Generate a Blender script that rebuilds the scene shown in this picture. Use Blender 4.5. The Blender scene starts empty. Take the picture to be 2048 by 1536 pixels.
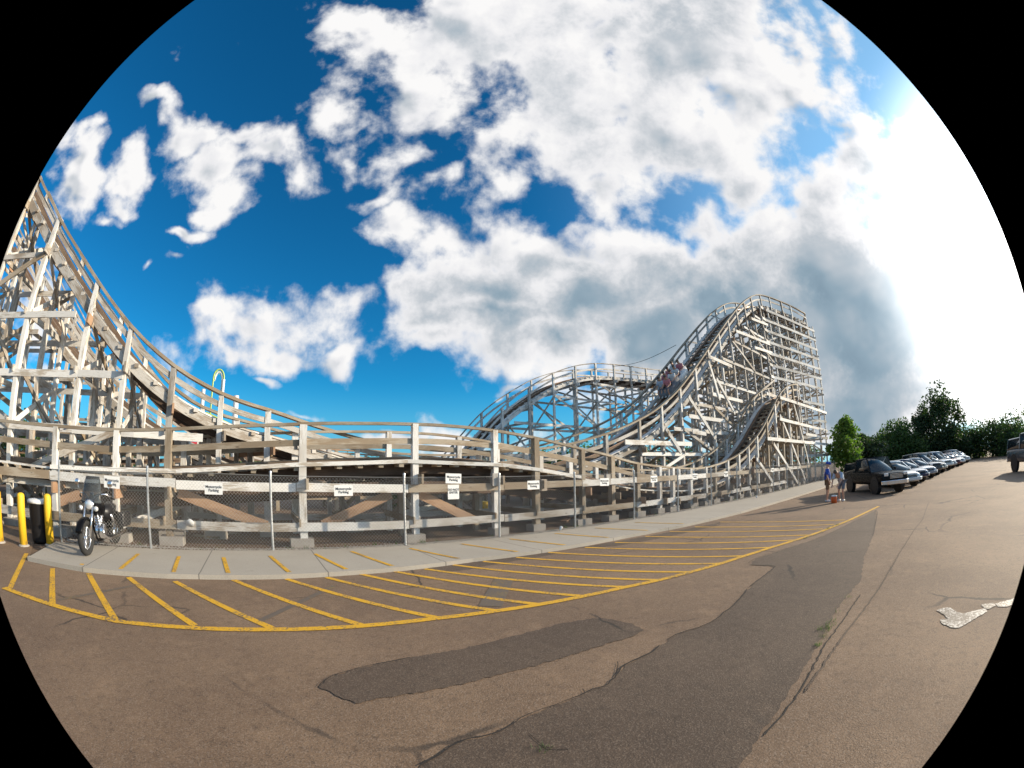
import bpy, bmesh, math, random
import numpy as np
from mathutils import Vector, Matrix
random.seed(7)
sc = bpy.context.scene
COL = sc.collection
# ------------------------------------------------------------------ camera
# The photograph was taken through a circular fisheye lens: image circle of 150 degrees.
LA, LB = 1.1698768, 0.05                      # lens curve: angle = LA r + LB r^3, r in mm on a 2.048 mm wide sensor
TILT, ROLL, YAW, EYE = 0.09988055, -0.01404779, 0.59, 1.75

def lens_to_world(x, y, z):
    c, s = math.cos(ROLL), math.sin(ROLL); x, y = c*x - s*y, s*x + c*y
    c, s = math.cos(TILT), math.sin(TILT); X, Y, Z = x, c*z - s*y, s*z + c*y
    c, s = math.cos(YAW), math.sin(YAW)
    return Vector((c*X + s*Y, -s*X + c*Y, Z))

def ray(px, py):
    u, v = px - 1016.0, 864.0 - py
    r = math.hypot(u, v) / 1000.0; th = LA*r + LB*r**3; ph = math.atan2(v, u)
    return lens_to_world(math.sin(th)*math.cos(ph), math.sin(th)*math.sin(ph), math.cos(th))

def N(px, py, y):            # where that line of sight meets the upright plane at depth y
    r = ray(px, py); return Vector((r.x*y/r.y, y, EYE + r.z*y/r.y))

def G(px, py, z=0.0):        # where it meets the ground
    r = ray(px, py); k = (z - EYE)/r.z; return Vector((r.x*k, r.y*k, z))

cam_d = bpy.data.cameras.new('camera'); cam_d.type = 'PANO'
cam_d.panorama_type = 'FISHEYE_LENS_POLYNOMIAL'
cam_d.sensor_fit = 'HORIZONTAL'; cam_d.sensor_width = 2.048; cam_d.sensor_height = 1.536
cam_d.fisheye_polynomial_k0 = 0; cam_d.fisheye_polynomial_k1 = -LA; cam_d.fisheye_polynomial_k2 = 0
cam_d.fisheye_polynomial_k3 = -LB; cam_d.fisheye_polynomial_k4 = 0
cam_d.fisheye_fov = 2*(LA*1.067 + LB*1.067**3)
cam_d.shift_x = 8/2048; cam_d.shift_y = 96/1536
cam_d.clip_start = 0.05; cam_d.clip_end = 3000
cam = bpy.data.objects.new('camera', cam_d); COL.objects.link(cam)
ax, ay, az = lens_to_world(1, 0, 0), lens_to_world(0, 1, 0), -lens_to_world(0, 0, 1)
m = Matrix(((ax.x, ay.x, az.x), (ax.y, ay.y, az.y), (ax.z, ay.z, az.z))).to_4x4()
m.translation = (0, 0, EYE); cam.matrix_world = m
sc.camera = cam

# ------------------------------------------------------------------ sun, sky, exposure
SUN = ray(2085, 520).normalized()
SUN_EL = math.asin(SUN.z); SUN_AZ = math.atan2(SUN.x, SUN.y)
sun_d = bpy.data.lights.new('sun', 'SUN'); sun_d.energy = 5.0; sun_d.angle = math.radians(0.6); sun_d.color = (1.0, 0.85, 0.64)
sun = bpy.data.objects.new('sun', sun_d); COL.objects.link(sun)
sun.rotation_euler = SUN.to_track_quat('Z', 'Y').to_euler(); sun.location = (40, -20, 30)
sc.view_settings.view_transform = 'Standard'; sc.view_settings.look = 'None'
sc.view_settings.gamma = 1.0; sc.view_settings.exposure = 0.52
sc.cycles.use_denoising = True
sc.cycles.max_bounces = 6; sc.cycles.transparent_max_bounces = 16

class NT:
    """tiny helper to write node graphs"""
    def __init__(s, tree): s.t = tree; s.n = tree.nodes; s.l = tree.links; s.n.clear()
    def add(s, typ, ins=None, **kw):
        n = s.n.new(typ)
        for k, v in kw.items(): setattr(n, k, v)
        for k, v in (ins or {}).items():
            sock = n.inputs[k]
            if hasattr(v, 'is_output'): s.l.new(v, sock)
            else: sock.default_value = v
        return n
    def math(s, op, a, b=0.0, c=None, clamp=False):
        ins = {0: a, 1: b}
        if c is not None: ins[2] = c
        n = s.add('ShaderNodeMath', ins, operation=op); n.use_clamp = clamp; return n.outputs[0]
    def vec(s, op, a, b=(0, 0, 0), out=0):
        if op == 'SCALE': return s.add('ShaderNodeVectorMath', {0: a, 'Scale': b}, operation=op).outputs[0]
        return s.add('ShaderNodeVectorMath', {0: a, 1: b}, operation=op).outputs[out]
    def mix(s, f, a, b, blend='MIX'):
        n = s.add('ShaderNodeMix', data_type='RGBA', blend_type=blend)
        for sock, v in ((n.inputs[0], f), (n.inputs[6], a), (n.inputs[7], b)):
            if hasattr(v, 'is_output'): s.l.new(v, sock)
            else: sock.default_value = v if not isinstance(v, tuple) or len(v) == 4 else (*v, 1)
        return n.outputs[2]
    def step(s, v, lo, hi, a=0.0, b=1.0):
        n = s.add('ShaderNodeMapRange', {0: v, 1: lo, 2: hi, 3: a, 4: b}, interpolation_type='SMOOTHSTEP'); return n.outputs[0]
    def noise(s, vec, scale, detail=4, rough=0.55, dist=0.0, out=0):
        return s.add('ShaderNodeTexNoise', {'Vector': vec, 'Scale': scale, 'Detail': detail, 'Roughness': rough, 'Distortion': dist}).outputs[out]

world = bpy.data.worlds.new('World'); sc.world = world; world.use_nodes = True
w = NT(world.node_tree)
tc = w.add('ShaderNodeTexCoord').outputs['Generated']
sky = w.add('ShaderNodeTexSky', sky_type='NISHITA', sun_disc=False, sun_elevation=SUN_EL, sun_rotation=SUN_AZ,
            altitude=1600, air_density=1.0, dust_density=0.35, ozone_density=2.5)
FW = Vector((math.sin(YAW), math.cos(YAW), 0)); RT = Vector((math.cos(YAW), -math.sin(YAW), 0))
d_f = w.vec('DOT_PRODUCT', tc, tuple(FW), out=1); d_r = w.vec('DOT_PRODUCT', tc, tuple(RT), out=1)
d_z = w.add('ShaderNodeSeparateXYZ', {0: tc}).outputs[2]
den = w.math('MAXIMUM', w.math('ADD', d_f, 1.0), 0.05)
q = w.add('ShaderNodeCombineXYZ', {0: w.math('DIVIDE', d_r, den), 1: w.math('DIVIDE', d_z, den), 2: 0.0}).outputs[0]

def Q(px, py):
    d = ray(px, py); k = 1 + d.dot(FW); return Vector((d.dot(RT)/k, d.z/k))

warp = w.noise(q, 6.0, 3, 0.55, out=1)
qw = w.vec('ADD', q, w.vec('SCALE', w.vec('SUBTRACT', warp, (0.5, 0.5, 0.5)), 0.16))

def blobs(lst, coord):
    f = None
    for (x, y, rx, ry, wt) in lst:
        c = Q(x, y); ex = (Q(x + rx, y) - Q(x - rx, y)).length/2; ey = (Q(x, y + ry) - Q(x, y - ry)).length/2
        a = Q(x + rx, y) - Q(x - rx, y); ang = math.atan2(a.y, a.x)
        v = w.vec('SUBTRACT', coord, (c.x, c.y, 0))
        if abs(ang) > 0.12:
            v = w.add('ShaderNodeVectorRotate', {'Vector': v, 'Angle': -ang}, rotation_type='Z_AXIS').outputs[0]
        ln = w.vec('LENGTH', w.vec('MULTIPLY', v, (1/ex, 1/ey, 0)), out=1)
        g = w.math('MULTIPLY_ADD', ln, -0.5*wt, wt)
        f = g if f is None else w.math('SMOOTH_MAX', f, g, 0.12)
    return w.math('MAXIMUM', f, 0.0)
CL = [(720,30,70,40,.9),(820,70,110,80,1),(950,60,170,110,1.1),(1150,70,220,140,1.2),(1400,90,220,170,1.3),(1560,60,80,70,.85),(840,190,80,110,1),(690,215,60,60,.95),(1010,190,110,80,.72),
 (1170,240,170,130,1.15),(1330,250,150,110,1.2),(820,310,60,45,.9),(990,340,60,65,.9),(1190,370,70,50,1),(900,300,40,60,.75),(700,300,45,35,.7),(850,370,60,25,.7),(750,385,60,18,.6),
 (1130,140,140,110,.85),(800,450,70,30,.8),(880,475,80,45,1),(980,500,110,60,1.05),(1110,520,110,65,1.15),(1000,590,180,75,1.4),(1170,600,160,90,1.4),(1330,590,170,120,1.45),(1380,440,110,70,1.05),
 (1470,500,120,90,1.1),(1480,350,60,60,.95),(1130,690,190,60,1.35),(930,655,150,60,1.3),(1000,640,160,60,1.5),(790,590,60,45,.8),(870,700,90,38,1.0),(690,630,70,35,.8),(830,600,70,35,.7),(560,610,50,20,.5),(700,725,40,22,.8),(1300,680,170,80,1.5),(1420,620,140,110,1.5),
 (1560,600,170,150,1.6),(1720,640,230,200,1.9),(1680,790,260,120,1.5),(1850,620,180,170,1.4),(1650,400,90,70,1.05),(1740,360,100,80,1.15),(1850,320,80,90,1.0),(1600,265,40,30,.6),(1640,180,30,25,.55),(1580,130,45,45,.85),(1780,180,55,30,.6),
 (1870,400,110,35,.85),(1750,480,120,60,1.1),(1560,430,90,60,1),(1680,260,50,25,.65),(1980,640,120,200,1.4),(1850,820,200,60,.9),(1700,850,120,30,.7),
 (500,660,100,60,1),(450,700,100,45,.95),(580,720,60,28,.75),(400,640,50,25,.8),(545,765,40,8,.7),
 (300,225,45,22,.9),(370,260,60,35,1),(430,310,70,50,1.05),(470,360,50,45,1),(450,410,45,20,.85),(530,290,80,50,1),(600,330,50,45,.95),(480,250,40,25,.9),(545,125,18,25,.4),
 (265,330,42,50,1),(245,395,35,25,.9),(215,425,35,14,.85),(190,245,40,28,.95),(150,330,45,80,1),(120,260,40,60,.8),(390,465,42,14,.85),(308,540,14,12,.7),(365,537,20,10,.6),
 (620,828,42,12,.85),(1000,880,140,22,.8),(820,868,70,18,.85),(1000,770,60,12,.75),(975,782,22,7,.7),(60,600,60,80,.8),(30,760,60,40,.7)]
cov = blobs(CL, qw)
qn = w.vec('ADD', q, w.vec('SCALE', w.vec('SUBTRACT', warp, (0.5, 0.5, 0.5)), 0.035))
n1 = w.noise(qn, 11.0, 8, 0.57)
n0 = w.noise(w.vec('ADD', q, (3, 1, 0)), 2.2, 3, 0.5)
SD = (Q(2000, 520) - Q(1100, 520)).normalized()*0.02
n2 = w.noise(qn, 11.0, 3, 0.5)
n2s = w.noise(w.vec('ADD', qn, (SD.x, SD.y + 0.018, 0)), 11.0, 3, 0.5)
back = w.step(d_f, 0.05, -0.15, 0.0, 0.42)
fld = w.math('ADD', w.math('MAXIMUM', cov, back), w.math('MULTIPLY', w.math('SUBTRACT', n1, 0.5), 2.35))
alpha = w.step(fld, 0.32, 0.80)
hz = w.step(d_z, -0.01, 0.05); alpha = w.math('MULTIPLY', alpha, hz)
DK = [(1050,600,240,60,1.9),(1000,630,150,45,1.5),(900,570,100,55,.7),(1180,140,260,110,.5),(880,110,90,60,.35),(1330,40,190,60,.6),(1250,640,170,80,1.2),(1400,620,150,110,1.3),(1600,610,260,140,.62),(1760,690,340,320,.62),
 (1700,800,360,170,.6),(900,695,140,45,.9),(760,620,90,50,.8),(1450,450,110,90,.6),(1150,290,180,90,.5),(1330,330,120,60,.5),(1710,440,80,30,.45),(1150,700,150,40,.5),(500,720,110,45,.35),(450,330,100,50,.25)]
dark = blobs(DK, qn)
lit = w.math('MULTIPLY', w.math('SUBTRACT', n2, n2s), 3.2)
lit = w.math('MULTIPLY', lit, w.math('MULTIPLY_ADD', w.math('MINIMUM', dark, 0.5), -1.5, 1.0))
thick = w.step(fld, 0.55, 1.5)
sh = w.math('ADD', w.math('MULTIPLY', thick, w.math('MULTIPLY_ADD', w.math('MINIMUM', dark, 0.60), 0.68, 0.28)), w.math('MULTIPLY', lit, -0.85))
sh = w.math('ADD', sh, w.math('MULTIPLY', w.math('SUBTRACT', n0, 0.5), 0.22), clamp=True)
sdot = w.vec('DOT_PRODUCT', tc, tuple(SUN), out=1)
near_sun = w.step(sdot, 0.80, 1.0)
cr = w.add('ShaderNodeValToRGB', {0: sh}).outputs
ramp = cr[0].node.color_ramp
ramp.elements[0].position = 0.0; ramp.elements[0].color = (0.98, 0.97, 0.965, 1)
ramp.elements[1].position = 1.0; ramp.elements[1].color = (0.13, 0.215, 0.30, 1)
for ps, cc in ((0.16, (0.86, 0.86, 0.88, 1)), (0.38, (0.57, 0.61, 0.655, 1)), (0.68, (0.29, 0.395, 0.48, 1))):
    e = ramp.elements.new(ps); e.color = cc
glare = w.math('MULTIPLY_ADD', w.math('POWER', near_sun, 2.0), 0.45, 0.88)
ccol = w.vec('SCALE', cr[0], w.math('MULTIPLY', glare, 10.0))
# clear sky: deepen towards the side away from the sun the way the real low-sun sky does
skc = w.add('ShaderNodeHueSaturation', {'Hue': 0.497, 'Saturation': 1.2, 'Value': 1.0, 'Color': sky.outputs[0]}).outputs[0]
skc = w.mix(1.0, skc, (0.20, 1.22, 1.42), 'MULTIPLY')
skc = w.mix(w.step(d_z, 0.22, -0.02, 0.0, 0.85), skc, (1.7, 4.3, 6.3))
wide = w.vec('SCALE', (0.62, 0.90, 1.0), w.math('MULTIPLY', w.math('POWER', w.step(sdot, 0.25, 1.0), 1.6), 4.0))
skc = w.vec('ADD', skc, wide)
tot = w.mix(alpha, skc, ccol)
aur = w.vec('SCALE', (1.0, 0.98, 0.93), w.math('MULTIPLY', w.math('POWER', w.step(sdot, 0.86, 1.0), 2.3), 30.0))
tot = w.vec('ADD', tot, aur)
tot = w.mix(w.step(d_z, 0.0, -0.06), tot, (0.9, 0.75, 0.6))
bg = w.add('ShaderNodeBackground', {0: tot, 1: 0.078})
w.add('ShaderNodeOutputWorld', {0: bg.outputs[0]})
world.cycles.sampling_method = 'MANUAL'; world.cycles.sample_map_resolution = 512

# ------------------------------------------------------------------ materials
def mat(name, build, **kw):
    m_ = bpy.data.materials.new(name); m_.use_nodes = True
    t = NT(m_.node_tree); b = t.add('ShaderNodeBsdfPrincipled'); o = t.add('ShaderNodeOutputMaterial', {0: b.outputs[0]})
    for k, v in kw.items(): b.inputs[k].default_value = v
    build(t, b); return m_

def setc(t, b, col, rough=None, bump=None, bd=0.01, bs=0.5):
    if hasattr(col, 'is_output'): t.l.new(col, b.inputs['Base Color'])
    else: b.inputs['Base Color'].default_value = (*col, 1)
    if rough is not None:
        if hasattr(rough, 'is_output'): t.l.new(rough, b.inputs['Roughness'])
        else: b.inputs['Roughness'].default_value = rough
    if bump is not None:
        n = t.add('ShaderNodeBump', {'Strength': bs, 'Distance': bd, 'Height': bump}); t.l.new(n.outputs[0], b.inputs['Normal'])

def wood(c1, c2, c3, peel=0.5):
    """old lumber: c1 paint, c2 bare wood, c3 dark grain and dirt"""
    def f(t, b):
        uv = t.add('ShaderNodeUVMap').outputs[0]
        g = t.add('ShaderNodeMapping', {'Vector': uv, 'Scale': (0.9, 14.0, 1.0)}).outputs[0]
        grain = t.noise(g, 3.0, 5, 0.65)
        big = t.noise(t.add('ShaderNodeMapping', {'Vector': uv, 'Scale': (0.5, 1.5, 1.0)}).outputs[0], 1.6, 4, 0.6)
        per = t.add('ShaderNodeTexWhiteNoise', {'Vector': t.vec('FLOOR', t.vec('SCALE', uv, 0.1))}, noise_dimensions='3D').outputs[0]
        pm = t.step(t.math('ADD', big, t.math('MULTIPLY', t.math('SUBTRACT', grain, 0.5), 0.7)), peel - 0.07, peel + 0.07)
        c = t.mix(pm, c2, c1)
        c = t.mix(t.step(grain, 0.56, 0.74, 0.0, 0.75), c, c3)
        kn = t.add('ShaderNodeTexVoronoi', {'Vector': t.add('ShaderNodeMapping', {'Vector': uv, 'Scale': (1.0, 3.2, 1.0)}).outputs[0], 'Scale': 1.3}).outputs['Distance']
        c = t.mix(t.step(kn, 0.085, 0.045, 0, 0.8), c, c3)
        c = t.mix(t.step(t.noise(uv, 0.45, 3, 0.6), 0.55, 0.68, 0, 0.55), c, c2)
        c = t.mix(1.0, c, t.mix(per, (0.72, 0.72, 0.72), (1.12, 1.10, 1.08)), 'MULTIPLY')
        setc(t, b, c, 0.8, grain, 0.004, 0.6)
    return f
M = {}
M['white_wood'] = mat('painted_lumber', wood((0.73, 0.72, 0.69), (0.43, 0.375, 0.305), (0.17, 0.135, 0.10), 0.42))
M['grey_wood'] = mat('grey_lumber', wood((0.54, 0.515, 0.475), (0.31, 0.26, 0.205), (0.11, 0.09, 0.07), 0.48))
M['tan_wood'] = mat('weathered_lumber', wood((0.40, 0.34, 0.26), (0.28, 0.215, 0.145), (0.11, 0.085, 0.06), 0.5))
M['brown_wood'] = mat('new_lumber', wood((0.42, 0.27, 0.17), (0.33, 0.20, 0.12), (0.12, 0.07, 0.04), 0.5))
M['rail_wood'] = mat('running_rail_lumber', wood((0.20, 0.145, 0.10), (0.15, 0.10, 0.07), (0.06, 0.045, 0.03), 0.5))  # brown toned down, so the shadow side inside the decks is in the colour
M['dark_wood'] = mat('creosoted_lumber', wood((0.10, 0.065, 0.045), (0.07, 0.045, 0.03), (0.03, 0.02, 0.015), 0.5))

def plain(c, rough=0.5, metal=0.0, var=0.12, scale=6.0, **kw):
    def f(t, b):
        p = t.add('ShaderNodeTexCoord').outputs['Object']; n = t.noise(p, scale, 4, 0.6)
        cc = t.mix(n, tuple(x*(1 - var*2) for x in c), tuple(min(1, x*(1 + var)) for x in c))
        setc(t, b, cc, t.math('MULTIPLY_ADD', n, 0.25, max(0.02, rough - 0.12)))
        b.inputs['Metallic'].default_value = metal
    return mat(kw.pop('name', 'surface'), f, **kw)
M['galv'] = plain((0.55, 0.56, 0.56), 0.42, 0.85, name='galvanised_steel')
M['wire'] = plain((0.42, 0.41, 0.39), 0.5, 0.2, name='fence_wire')
M['rail_steel'] = plain((0.30, 0.20, 0.14), 0.38, 0.8, name='rusty_rail_steel')
def bollp(t, b):
    p = t.add('ShaderNodeTexCoord').outputs['Object']; n = t.noise(p, 3, 5, 0.65); f = t.noise(t.add('ShaderNodeMapping', {'Vector': p, 'Scale': (9, 9, 2.2)}).outputs[0], 1.6, 5, 0.7)
    c = t.mix(n, (0.62, 0.36, 0.01), (0.80, 0.52, 0.03)); c = t.mix(t.step(f, 0.60, 0.66, 0, 0.85), c, (0.20, 0.12, 0.05)); setc(t, b, c, 0.55, f, 0.003, 0.4)
M['yellow'] = mat('bollard_paint', bollp)
M['black'] = plain((0.012, 0.012, 0.014), 0.45, name='black_plastic')
M['rubber'] = plain((0.02, 0.02, 0.02), 0.85, name='tyre_rubber')
M['chrome'] = plain((0.8, 0.8, 0.82), 0.12, 1.0, 0.03, name='chrome')
M['black_paint'] = plain((0.004, 0.004, 0.005), 0.28, 0, name='black_car_paint', **{'Specular IOR Level': 0.18})
M['crack'] = plain((0.035, 0.028, 0.023), 0.95, 0, .3, 9, name='crack_filler')
M['sign'] = plain((0.80, 0.79, 0.76), 0.4, 0, 0.03, name='sign_face')
M['ink'] = plain((0.03, 0.03, 0.035), 0.6, name='sign_ink')
M['skin'] = plain((0.55, 0.31, 0.20), 0.55, 0, 0.06, name='skin')
M['hair'] = plain((0.10, 0.07, 0.05), 0.7, name='hair')
M['blue_cloth'] = plain((0.03, 0.09, 0.42), 0.85, name='blue_cotton')
M['tan_cloth'] = plain((0.22, 0.13, 0.07), 0.85, name='brown_cotton')
M['pale_cloth'] = plain((0.45, 0.52, 0.62), 0.85, name='pale_cotton')
M['grey_cloth'] = plain((0.16, 0.17, 0.19), 0.85, name='grey_cotton')
M['pink_cloth'] = plain((0.62, 0.22, 0.24), 0.85, name='pink_cotton')
M['orange'] = plain((0.75, 0.12, 0.02), 0.5, name='orange_plastic')
M['white_plastic'] = plain((0.75, 0.75, 0.74), 0.4, name='white_plastic')
M['shoe'] = plain((0.6, 0.6, 0.58), 0.7, name='shoe_canvas')
M['lime'] = plain((0.42, 0.55, 0.12), 0.4, name='lime_paint')
M['red'] = plain((0.55, 0.03, 0.03), 0.5, name='red_canvas')
M['awning_blue'] = plain((0.05, 0.15, 0.5), 0.6, name='blue_canvas')
M['bark'] = plain((0.10, 0.075, 0.055), 0.9, name='bark')

def glassy(t, b):
    setc(t, b, (0.02, 0.03, 0.035), 0.04); b.inputs['Specular IOR Level'].default_value = 0.9
M['glass'] = mat('tinted_glass', glassy)
def lampy(t, b): setc(t, b, (0.85, 0.85, 0.82), 0.08); b.inputs['Metallic'].default_value = 0.5
M['lamp'] = mat('headlight_glass', lampy)

def concrete(t, b):
    p = t.add('ShaderNodeTexCoord').outputs['Object']
    a = t.noise(p, 0.7, 5, 0.6); f = t.noise(p, 60, 3, 0.6); st = t.noise(p, 3.0, 5, 0.7)
    c = t.mix(a, (0.32, 0.285, 0.235), (0.44, 0.40, 0.34))
    c = t.mix(t.step(st, 0.58, 0.75, 0, 0.45), c, (0.20, 0.18, 0.15))
    c = t.mix(t.step(f, 0.35, 0.7, 0, 0.35), c, (0.22, 0.20, 0.17))
    x = t.add('ShaderNodeSeparateXYZ', {0: p}).outputs[0]
    j = t.math('ABSOLUTE', t.math('SUBTRACT', t.math('FRACT', t.math('MULTIPLY', x, 1/2.3)), 0.5))
    c = t.mix(t.step(j, 0.007, 0.003, 0, 0.75), c, (0.10, 0.09, 0.08))
    setc(t, b, c, 0.85, f, 0.003, 0.4)
M['concrete'] = mat('concrete', concrete)
def footm(t, b):
    p = t.add('ShaderNodeTexCoord').outputs['Object']; a = t.noise(p, 4, 5, 0.6)
    setc(t, b, t.mix(a, (0.24, 0.21, 0.18), (0.42, 0.39, 0.35)), 0.9, a, 0.01, 0.5)
M['footing'] = mat('footing_concrete', footm)

def asphalt(lo, hi, spk=1.0):
    def f(t, b):
        p = t.add('ShaderNodeTexCoord').outputs['Object']
        fine = t.noise(p, 55, 2, 0.7); mid = t.noise(p, 9, 5, 0.65); big = t.noise(p, 0.35, 5, 0.6)
        vor = t.add('ShaderNodeTexVoronoi', {'Vector': p, 'Scale': 110.0}).outputs['Color']
        sp = t.add('ShaderNodeSeparateColor', {0: vor}).outputs[0]
        c = t.mix(t.step(big, 0.3, 0.72), lo, hi)
        c = t.mix(t.step(mid, 0.48, 0.72, 0, 0.5), c, tuple(x*0.6 for x in lo))
        c = t.mix(t.step(t.noise(p, 2.6, 6, 0.7), 0.50, 0.70, 0, 0.35), c, tuple(x*1.35 for x in hi))
        c = t.mix(t.step(sp, 0.70, 0.95, 0, 0.34*spk), c, (0.34, 0.27, 0.21))
        c = t.mix(t.step(sp, 0.30, 0.05, 0, 0.45*spk), c, (0.04, 0.032, 0.026))
        c = t.mix(t.step(fine, 0.55, 0.8, 0, 0.3), c, (0.05, 0.042, 0.035))
        # hairline cracks, thin and broken
        wp = t.vec('ADD', p, t.vec('SCALE', t.noise(p, 1.3, 4, 0.6, out=1), 0.35))
        cr_ = t.add('ShaderNodeTexVoronoi', {'Vector': wp, 'Scale': 0.28}, feature='DISTANCE_TO_EDGE').outputs[0]
        gate = t.step(t.noise(p, 0.5, 3, 0.5), 0.5, 0.6)
        c = t.mix(t.math('MULTIPLY', t.step(cr_, 0.010, 0.002, 0, 0.8), gate), c, (0.02, 0.017, 0.015))
        setc(t, b, c, 0.88, t.math('ADD', t.math('MULTIPLY', sp, 0.5), fine), 0.006, 0.7)
    return f
M['asphalt'] = mat('old_asphalt', asphalt((0.148, 0.092, 0.055), (0.235, 0.153, 0.092)))
M['asphalt_dark'] = mat('patched_asphalt', asphalt((0.070, 0.046, 0.031), (0.110, 0.075, 0.050), 0.6))

def paint_mat(c, wear):
    def f(t, b):
        p = t.add('ShaderNodeTexCoord').outputs['Object']
        a = t.noise(p, 28, 4, 0.7); g = t.noise(p, 2.2, 4, 0.6)
        k = t.step(t.math('ADD', t.math('MULTIPLY', a, 0.65), t.math('MULTIPLY', g, 0.35)), wear, wear + 0.13)
        setc(t, b, t.mix(k, (0.12, 0.095, 0.075), c), 0.7, a, 0.002, 0.4)
    return f
M['line_yellow'] = mat('yellow_road_paint', paint_mat((0.66, 0.36, 0.012), 0.38))
M['line_faded'] = mat('faded_yellow_paint', paint_mat((0.22, 0.145, 0.045), 0.50))
M['line_white'] = mat('white_road_paint', paint_mat((0.60, 0.56, 0.50), 0.46))
def dirt(t, b):
    p = t.add('ShaderNodeTexCoord').outputs['Object']
    a = t.noise(p, 1.1, 6, 0.65); f = t.noise(p, 22, 4, 0.7)
    c = t.mix(a, (0.095, 0.060, 0.038), (0.20, 0.135, 0.088))
    c = t.mix(t.step(f, 0.5, 0.72, 0, 0.7), c, (0.08, 0.055, 0.04))
    c = t.mix(t.step(f, 0.40, 0.25, 0, 0.5), c, (0.30, 0.23, 0.17))
    setc(t, b, c, 0.95, f, 0.03, 0.8)
M['dirt'] = mat('gravelly_dirt', dirt)
def foliage(a, bb, c3):
    def f(t, b):
        p = t.add('ShaderNodeTexCoord').outputs['Object']
        n = t.noise(p, 0.9, 3, 0.6); r = t.add('ShaderNodeTexWhiteNoise', {'Vector': t.vec('FLOOR', t.vec('SCALE', p, 7.0))}).outputs[0]
        c = t.mix(t.step(n, 0.35, 0.65), a, bb); c = t.mix(t.math('MULTIPLY', r, 0.5), c, c3)
        setc(t, b, c, 0.7)
        tr = t.add('ShaderNodeBsdfTranslucent', {0: t.mix(1.0, c, (1.2, 1.5, 0.6), 'MULTIPLY')})
        ms = t.add('ShaderNodeMixShader', {0: 0.35, 1: b.outputs[0], 2: tr.outputs[0]})
        o = [x for x in t.n if x.bl_idname == 'ShaderNodeOutputMaterial'][0]; t.l.new(ms.outputs[0], o.inputs[0])
    return f
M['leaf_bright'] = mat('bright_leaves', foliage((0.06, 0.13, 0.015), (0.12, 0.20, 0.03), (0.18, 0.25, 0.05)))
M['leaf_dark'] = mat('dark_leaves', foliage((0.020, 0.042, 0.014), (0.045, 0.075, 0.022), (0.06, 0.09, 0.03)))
M['leaf_mid'] = mat('mid_leaves', foliage((0.035, 0.075, 0.016), (0.07, 0.12, 0.025), (0.10, 0.15, 0.04)))

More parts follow.
